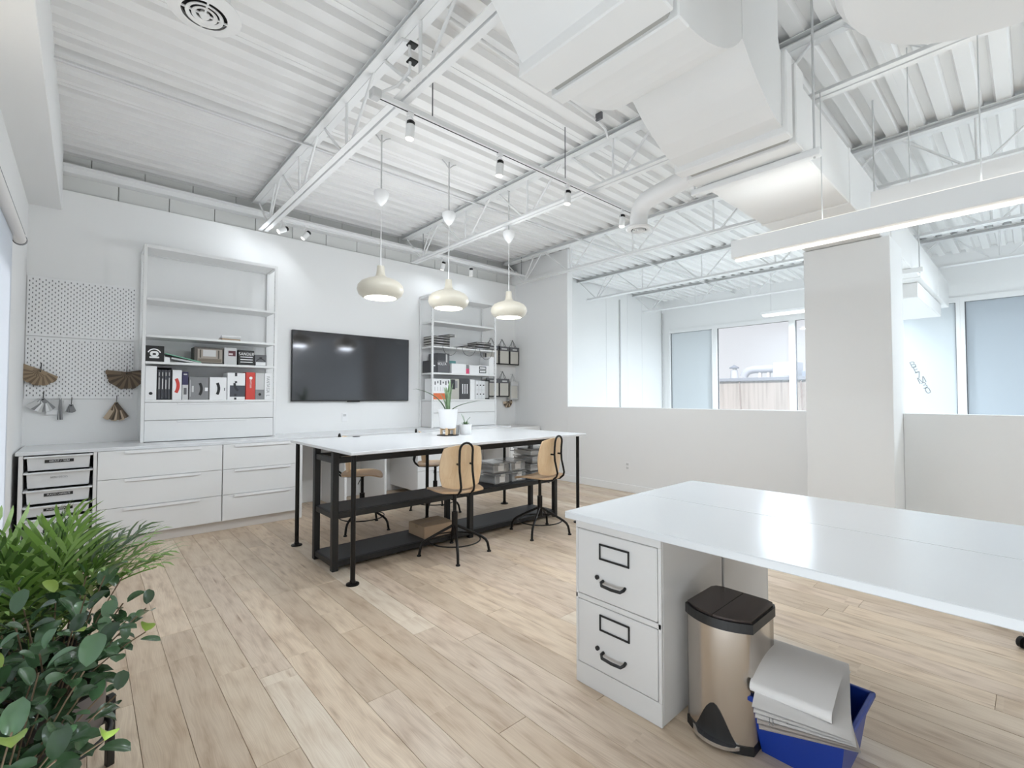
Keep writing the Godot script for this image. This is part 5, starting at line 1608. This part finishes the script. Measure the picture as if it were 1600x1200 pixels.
func trash_can():
	# footprint: flat back at +x, bowed front at -x
	var o := thing("step_bin", "brushed steel step bin with a dark split lid beside the filing cabinet", "bin", v(1.845, 0, -0.8))
	var front := func(z: float) -> float: return -0.098 - 0.046 * (1.0 - pow(z / 0.12, 2.0))
	var out := func(k: float) -> PackedVector2Array:
		var p := PackedVector2Array()
		for i in 15:
			var z := 0.12 - 0.24 * i / 14.0
			p.append(Vector2(front.call(z), z) * k)
		for q in [[0.105, -0.12], [0.128, -0.11], [0.138, -0.085], [0.138, 0.085], [0.128, 0.11], [0.105, 0.12]]:
			p.append(Vector2(q[0], q[1]) * k)
		return p
	# y up: outline in x, z pushed upwards
	var up := func(y: float) -> Transform3D: return Transform3D(Basis(v(1, 0, 0), v(0, 0, 1), v(0, 1, 0)), v(0, y, 0))
	part(o, "base", G.new().prism(out.call(1.02), up.call(0.0), 0.03), M.black)
	part(o, "shell", G.new().prism(out.call(1.0), up.call(0.03), 0.40, true), M.steel)
	part(o, "lid_rim", G.new().prism(out.call(1.045), up.call(0.42), 0.034), M.black)
	var lid := hexm("4b4240", 0.22, 0.6)
	var full: PackedVector2Array = out.call(0.99)
	for s in [-1, 1]:
		var half := PackedVector2Array()
		var clip := PackedVector2Array([Vector2(-0.5, s * 0.0012), Vector2(0.5, s * 0.0012), Vector2(0.5, s * 0.5), Vector2(-0.5, s * 0.5)])
		half = Geometry2D.intersect_polygons(full, clip)[0]
		part(o, "lid_flap", G.new().prism(half, up.call(0.454), 0.009), lid, "dark glossy lid flap")
	# pedal arch: a dark bay at the foot of the bowed front, with a bright pedal
	var arch := PackedVector2Array()
	for i in 17:
		var t := -1.0 + i / 8.0
		arch.append(Vector2(t * 0.098, 0.012 + 0.135 * (0.5 + 0.5 * cos(t * PI))))
	var g := G.new()
	for i in 16:
		var a := arch[i]
		var b := arch[i + 1]
		var xa: float = front.call(a.x) - 0.0035
		var xb: float = front.call(b.x) - 0.0035
		g.poly([v(xa, 0.012, a.x), v(xb, 0.012, b.x), v(xb, b.y, b.x), v(xa, a.y, a.x)], v(-1, 0, 0))
		g.poly([v(xa, a.y, a.x), v(xb, b.y, b.x), v(xb + 0.006, b.y, b.x), v(xa + 0.006, a.y, a.x)], v(0, 1, 0))
	part(o, "pedal_arch", g, M.black, "black arch above the pedal")
	var pp := PackedVector2Array()
	for i in 13:
		var a := PI / 2 + PI * i / 12.0
		pp.append(Vector2(front.call(0.0) + 0.03 + 0.06 * cos(a), 0.088 * sin(a)))
	part(o, "pedal", G.new().prism(pp, up.call(0.016), 0.012), M.chrome, "bright steel pedal")


func blue_bin():
	var o := thing("recycling_bin", "blue plastic recycling bin on the floor beside the step bin", "bin", v(1.915, 0, -0.555))
	var lo := [v(-0.12, 0, -0.115), v(0.14, 0, -0.115), v(0.14, 0, 0.115), v(-0.12, 0, 0.115)]
	var hi := [v(-0.165, 0.205, -0.14), v(0.165, 0.205, -0.14), v(0.165, 0.205, 0.145), v(-0.165, 0.205, 0.145)]
	var g := G.new()
	g.poly(lo, Vector3.DOWN)
	for i in 4:
		var j := (i + 1) % 4
		var ou: Vector3 = [v(0, 0, -1), v(1, 0, 0), v(0, 0, 1), v(-1, 0, 0)][i]
		g.poly([lo[i], lo[j], hi[j], hi[i]], ou)
		g.poly([lo[i] * 0.96 + v(0, 0.006, 0), lo[j] * 0.96 + v(0, 0.006, 0), v(hi[j].x * 0.965, hi[j].y, hi[j].z * 0.965), v(hi[i].x * 0.965, hi[i].y, hi[i].z * 0.965)], -ou)
	g.poly([lo[0] * 0.96 + v(0, 0.006, 0), lo[1] * 0.96 + v(0, 0.006, 0), lo[2] * 0.96 + v(0, 0.006, 0), lo[3] * 0.96 + v(0, 0.006, 0)], Vector3.UP)
	part(o, "tub", g, M.blue)
	var r := G.new()
	r.box(v(-0.178, 0.188, -0.153), v(0.178, 0.207, -0.136), 0.004)
	r.box(v(-0.178, 0.188, 0.141), v(0.178, 0.207, 0.158), 0.004)
	r.box(v(-0.178, 0.188, -0.153), v(-0.161, 0.207, 0.158), 0.004)
	r.box(v(0.161, 0.188, -0.153), v(0.178, 0.207, 0.158), 0.004)
	part(o, "rim", r, M.blue)
	# papers: sheets thrown in, leaning out to the left
	var base := Transform3D(Basis(v(0, 1, 0), 0.35) * Basis(v(0, 0, 1), 0.13), v(1.865, 0.224, -0.575))
	for k in 5:
		var X := base * Transform3D(Basis(v(0, 1, 0), -0.05 * k + 0.08), v(-0.02 + 0.008 * k, 0.007 * k, 0.004 * k))
		var pg := G.new(X)
		pg.sm(1)
		sheet(pg, 0.19, 0.135, 0.006 + 0.001 * k, 0.0)
		var ps := solid("paper_sheet", ["lowest printed sheet sticking out of the blue bin", "second printed sheet in the blue bin", "third sheet of the paper pile in the blue bin", "fourth sheet of the paper pile in the blue bin", "fifth sheet just under the folded paper in the bin"][k], "paper", pg, M.paper_print if k < 2 else M.paper, "papers in the blue bin")
		if k == 1:
			var lg := G.new(X)
			for q in [[-0.17, -0.05, -0.10, -0.048], [-0.17, 0.0, -0.1, 0.002], [-0.17, -0.05, -0.168, 0.1], [-0.13, -0.02, -0.128, 0.05], [-0.16, 0.06, -0.1, 0.062], [-0.14, 0.09, -0.1, 0.115], [-0.185, -0.1, -0.14, -0.098], [-0.185, -0.09, -0.15, -0.088]]:
				lg.box(v(q[0], -0.008, q[1]), v(q[2], 0.0006, q[3]))
			part(ps, "print_line", lg, M.grey)
	var fX := Transform3D(Basis(v(0, 1, 0), 0.05) * Basis(v(0, 0, 1), 0.16), v(1.885, 0.262, -0.57))
	var fg := G.new(fX)
	# folded sheet: two leaves round a soft fold
	fg.sm(1)
	var prof := []
	for k in 9:
		var t := k / 8.0
		prof.append(Vector2(lerpf(0.13, -0.135, t), 0.028 + 0.02 * sin(PI * t)))
	for k in 5:
		var a := PI / 2 + PI * (k + 1) / 6.0
		prof.append(Vector2(-0.135 + 0.02 * cos(a), 0.008 + 0.02 * sin(a)))
	for k in 9:
		var t := k / 8.0
		prof.append(Vector2(lerpf(-0.135, 0.15, t), -0.012 + 0.012 * sin(PI * t)))
	for i in prof.size() - 1:
		var a: Vector2 = prof[i]
		var b: Vector2 = prof[i + 1]
		var nn := v(a.y - b.y, b.x - a.x, 0)
		fg.poly([v(a.x, a.y, -0.12), v(b.x, b.y, -0.12), v(b.x, b.y, 0.12), v(a.x, a.y, 0.12)], -nn)
	solid("folded_paper", "big folded white paper lying on top in the blue bin", "paper", fg, M.paper)
	var bt := thing("plastic_bottle", "clear plastic bottle in the right corner of the blue bin", "bottle", v(2.035, 0.17, -0.575))
	var X := Basis(v(0, 0, 1), 0.9) * Basis(v(1, 0, 0), 0.9)
	var bb := G.new(Transform3D(X, v(0, 0, 0)))
	bb.lathe(v(0, -0.08, 0), [Vector2(0, 0), Vector2(0.03, 0.0), Vector2(0.033, 0.01), Vector2(0.031, 0.03), Vector2(0.034, 0.05), Vector2(0.031, 0.07), Vector2(0.034, 0.09), Vector2(0.026, 0.115), Vector2(0.014, 0.14), Vector2(0.013, 0.15), Vector2(0, 0.15)], 20)
	part(bt, "shell", bb, M.clear)
	var bc := G.new(Transform3D(X, v(0, 0, 0)))
	bc.lathe(v(0, 0.066, 0), [Vector2(0, 0), Vector2(0.016, 0), Vector2(0.016, 0.018), Vector2(0, 0.02)], 16)
	part(bt, "cap", bc, M.pale)


func sheet(g: G, w: float, d: float, bow: float, lift: float):
	var n := 8
	for i in n:
		var a := -1.0 + 2.0 * i / n
		var b := -1.0 + 2.0 * (i + 1) / n
		var ya := -bow * a * a
		var yb := -bow * b * b
		g.poly([v(a * w, ya, -d), v(b * w, yb, -d), v(b * w, yb, d), v(a * w, ya, d)], Vector3.UP)
		g.poly([v(a * w, ya - 0.0015, -d), v(b * w, yb - 0.0015, -d), v(b * w, yb - 0.0015, d), v(a * w, ya - 0.0015, d)], Vector3.DOWN)


func office_chair():
	var o := thing("office_chair", "office chair on a chrome star base at the right edge", "chair", v(3.72, 0, 0.13))
	for k in 5:
		var a := deg_to_rad(217) + k * TAU / 5
		var d := v(cos(a), 0, sin(a))
		var l := part(o, "base_arm", G.new().tube([d * 0.03 + v(0, 0.12, 0), d * 0.17 + v(0, 0.105, 0), d * 0.3 + v(0, 0.075, 0)], 0.018, 10), M.chrome)
		var s := d.cross(Vector3.UP)
		for q in [-1, 1]:
			part(l, "wheel", G.new().tube([d * 0.3 + v(0, 0.028, 0) + s * q * 0.008, d * 0.3 + v(0, 0.028, 0) + s * q * 0.026], 0.028, 18), M.rubber)
	part(o, "gas_lift", G.new().tube([v(0, 0.1, 0), v(0, 0.44, 0)], 0.025, 14), M.black)
	part(o, "seat", G.new().box(v(-0.22, 0.44, -0.1), v(0.24, 0.5, 0.36), 0.025), M.black)
	part(o, "back_support", G.new().tube([v(0.1, 0.45, 0.2), v(0.2, 0.46, 0.34), v(0.24, 0.6, 0.4), v(0.24, 0.8, 0.42)], 0.016, 10), M.black)
	part(o, "backrest", G.new().box(v(-0.05, 0.6, 0.42), v(0.4, 0.68, 0.46), 0.02).box(v(-0.05, 0.62, 0.42), v(0.4, 1.0, 0.455), 0.018), M.black)


func build_plants():
	var r := RandomNumberGenerator.new()
	r.seed = 21
	# ---- palm, behind
	var palm := thing("palm", "bushy parlour palm with feathery fronds in front of the bin tower", "plant", v(-0.13, 0, -2.52))
	part(palm, "pot", G.new().lathe(Vector3.ZERO, [Vector2(0, 0), Vector2(0.12, 0), Vector2(0.15, 0.3), Vector2(0.14, 0.3), Vector2(0.135, 0.27), Vector2(0, 0.27)], 28), M.black)
	part(palm, "soil", G.new().lathe(v(0, 0.26, 0), [Vector2(0, 0), Vector2(0.13, 0), Vector2(0.12, 0.012), Vector2(0, 0.02)], 20), M.soil)
	var greens := [hexm("587c33", 0.38), hexm("7c9e4c", 0.38), hexm("3e5d25", 0.38), hexm("97b46c", 0.38)]
	for m in greens:
		m.backlight_enabled = true
		m.backlight = Color(0.22, 0.28, 0.1)
	var nf := 34
	for k in nf:
		var a := k * 2.399963 + r.randf_range(-0.2, 0.2)
		var lean := 0.12 + 0.95 * pow(float(k) / nf, 0.8)
		var L := r.randf_range(0.32, 0.43) * (1.0 if k > 6 else 1.1)
		frond(palm, a, lean, L, greens[r.randi() % 4], r)
	# one long frond over the floor to the right
	frond(palm, -0.35, 0.75, 0.40, greens[2], r)
	frond(palm, 0.2, 0.95, 0.38, greens[0], r)
	frond(palm, 0.6, 1.0, 0.42, greens[1], r)
	# ---- glossy round-leaved plant on a black stand, in front
	var pot_at := v(-0.07, 0, -2.08)
	var st := thing("plant_stand", "black metal plant stand under the grey pot at lower left", "stand", pot_at)
	for k in 4:
		var a := deg_to_rad(-20) + k * PI / 2
		part(st, "leg", G.new(Transform3D(Basis(Vector3.UP, -a), Vector3.ZERO)).box(v(0.152, 0, -0.011), v(0.174, 0.235, 0.011), 0.002), M.black)
	var rg := []
	for k in 32:
		rg.append(v(0.152 * cos(TAU * k / 32), 0.165, 0.152 * sin(TAU * k / 32)))
	part(st, "ring", G.new().tube(rg, 0.008, 8, true), M.black)
	part(st, "cross_bar", G.new(Transform3D(Basis(Vector3.UP, deg_to_rad(20)), Vector3.ZERO)).box(v(-0.155, 0.15, -0.009), v(0.155, 0.162, 0.009), 0.002), M.black)
	var rp := thing("rubber_plant", "glossy round-leaved plant in a grey pot on the black stand", "plant", pot_at + v(0, 0.165, 0))
	part(rp, "pot", G.new().lathe(Vector3.ZERO, [Vector2(0, 0), Vector2(0.11, 0), Vector2(0.135, 0.03), Vector2(0.142, 0.16), Vector2(0.132, 0.16), Vector2(0.128, 0.13), Vector2(0, 0.13)], 32), hexm("5a5350", 0.4))
	part(rp, "soil", G.new().lathe(v(0, 0.125, 0), [Vector2(0, 0), Vector2(0.125, 0), Vector2(0.12, 0.01), Vector2(0, 0.015)], 20), M.soil)
	round_leaved(rp, v(0, 0.13, 0), 34, 0.05, 0.34, r, 8)
	var lp := thing("rubber_plant", "low glossy plant in a black pot at the bottom left corner", "plant", v(-0.17, 0, -1.74))
	part(lp, "pot", G.new().lathe(Vector3.ZERO, [Vector2(0, 0), Vector2(0.11, 0), Vector2(0.14, 0.22), Vector2(0.13, 0.22), Vector2(0.126, 0.19), Vector2(0, 0.19)], 32), M.black)
	part(lp, "soil", G.new().lathe(v(0, 0.185, 0), [Vector2(0, 0), Vector2(0.125, 0), Vector2(0.12, 0.01), Vector2(0, 0.015)], 20), M.soil)
	round_leaved(lp, v(0, 0.19, 0), 33, 0.05, 0.35, r, 8)


func frond(o: Node3D, a: float, lean: float, L: float, m: Material, r: RandomNumberGenerator):
	var d := v(cos(a), 0, sin(a))
	var pts := []
	var n := 10
	for k in n + 1:
		var t := float(k) / n
		var ang := lean * (0.35 + 0.95 * t)
		if k == 0:
			pts.append(v(0, 0.27, 0) + d * 0.03)
		else:
			pts.append(pts[k - 1] + (Vector3.UP * cos(ang) + d * sin(ang)) * (L * 1.25 / n))
	var g := G.new()
	g.tube(pts, 0.0028, 5)
	g.sm(1)
	var side := d.cross(Vector3.UP).normalized()
	for k in range(3, n + 1):
		for h in 1:
			var t := (k + h * 0.5 - 3.0) / (n - 3.0)
			if t > 1.0: continue
			var p: Vector3 = pts[k].lerp(pts[mini(k + 1, n)], h * 0.5)
			var tg: Vector3 = (pts[mini(k + 1, n)] - pts[k - 1]).normalized()
			var nrm := side.cross(tg).normalized()
			if nrm.y < 0: nrm = -nrm
			for s in [-1, 1]:
				var ll := L * (0.52 * sin(PI * (0.22 + 0.68 * t)) + 0.06) * r.randf_range(0.85, 1.15)
				var dir: Vector3 = (tg * (0.55 + 0.55 * t) + side * s * (1.0 - 0.5 * t) + nrm * 0.2).normalized()
				var wv := nrm.cross(dir).normalized() * (0.0068 + 0.003 * sin(PI * t))
				var q1: Vector3 = p + dir * ll * 0.35 + nrm * 0.008
				var q2: Vector3 = p + dir * ll * 0.7 - nrm * 0.004
				var q3: Vector3 = p + dir * ll - nrm * ll * 0.16 - v(0, 0.01, 0)
				g.poly([p - wv * 0.3, p + wv * 0.3, q1 + wv, q1 - wv], nrm)
				g.poly([q1 - wv, q1 + wv, q2 + wv * 0.75, q2 - wv * 0.75], nrm)
				g.poly([q2 - wv * 0.75, q2 + wv * 0.75, q3], nrm)
	part(o, "frond", g, m)


func oval_leaf(L: float, w: float, cup: float) -> ArrayMesh:
	# a flat glossy oval along +z, up is +y, cupped along the midrib
	var g := G.new()
	g.sm(1)
	var n := 7
	var rows := []
	for i in n + 1:
		var t := float(i) / n
		var ww := w * sqrt(maxf(0.0, 1.0 - pow(2.0 * t - 1.0, 2.0))) * (0.85 + 0.3 * t)
		var y := -cup * 1.2 * (t - 0.45) * (t - 0.45) * L
		rows.append([v(-ww, y + cup * ww * 0.9, t * L), v(-ww * 0.5, y + cup * ww * 0.25, t * L), v(0, y, t * L), v(ww * 0.5, y + cup * ww * 0.25, t * L), v(ww, y + cup * ww * 0.9, t * L)])
	for i in n:
		for s in 4:
			g.poly([rows[i][s], rows[i][s + 1], rows[i + 1][s + 1], rows[i + 1][s]], Vector3.UP)
	return g.mesh()


func round_leaved(o: Node3D, base: Vector3, stems: int, rad: float, H: float, r: RandomNumberGenerator, per: int):
	var ms := [hexm("33492f", 0.22), hexm("446040", 0.22), hexm("587554", 0.22), hexm("3b5537", 0.22)]
	var young := hexm("8ba148", 0.35)
	var meshes := []
	for k in 4:
		meshes.append(oval_leaf([0.078, 0.07, 0.086, 0.06][k], [0.024, 0.021, 0.027, 0.02][k], [0.35, 0.2, 0.45, 0.3][k]))
	for k in stems:
		var a := k * 2.399963
		var lean := 0.12 + 0.85 * pow((k + 0.5) / stems, 0.75)
		var L := H * r.randf_range(0.7, 1.1)
		var d := v(cos(a), 0, sin(a))
		var pts := []
		for q in 6:
			var t := q / 5.0
			var ang := lean * (0.7 + 0.45 * t)
			pts.append(base + d * rad * 0.8 if q == 0 else pts[q - 1] + (Vector3.UP * cos(ang) + d * sin(ang)) * L / 5)
		if o.position.x + pts[5].x < -0.36: continue
		part(o, "stem", G.new().tube(pts, 0.0022, 6), M.stem)
		for j in per:
			var t := 1.0 - 0.11 * j
			if o.position.x + base.x + d.x * L * t * sin(lean) < -0.33: continue
			var f := t * 5.0
			var i := mini(int(f), 4)
			var p: Vector3 = pts[i].lerp(pts[i + 1], f - i)
			var tg: Vector3 = (pts[i + 1] - pts[i]).normalized()
			var az := j * 2.4 + r.randf_range(-0.4, 0.4) + k
			var s1 := tg.cross(v(0.3, 0.1, 0.9)).normalized()
			var s2 := tg.cross(s1)
			var dir := (s1 * cos(az) + s2 * sin(az) + tg * (0.35 if j > 1 else 0.9) + v(0, 0.12, 0)).normalized()
			if o.position.x + p.x + dir.x * 0.1 < -0.385: continue
			var up := (Vector3.UP * 0.9 + tg * 0.5 - dir * dir.dot(Vector3.UP * 0.9 + tg * 0.5)).normalized()
			var x := up.cross(dir).normalized()
			var b := Basis(x, dir.cross(x), dir)
			var mi := part(o, "leaf", meshes[r.randi() % 4], young if (j == 0 and k % 9 == 2) else ms[r.randi() % 4])
			mi.transform = Transform3D(b.scaled(Vector3.ONE * r.randf_range(0.65, 1.1)), p + dir * 0.012)
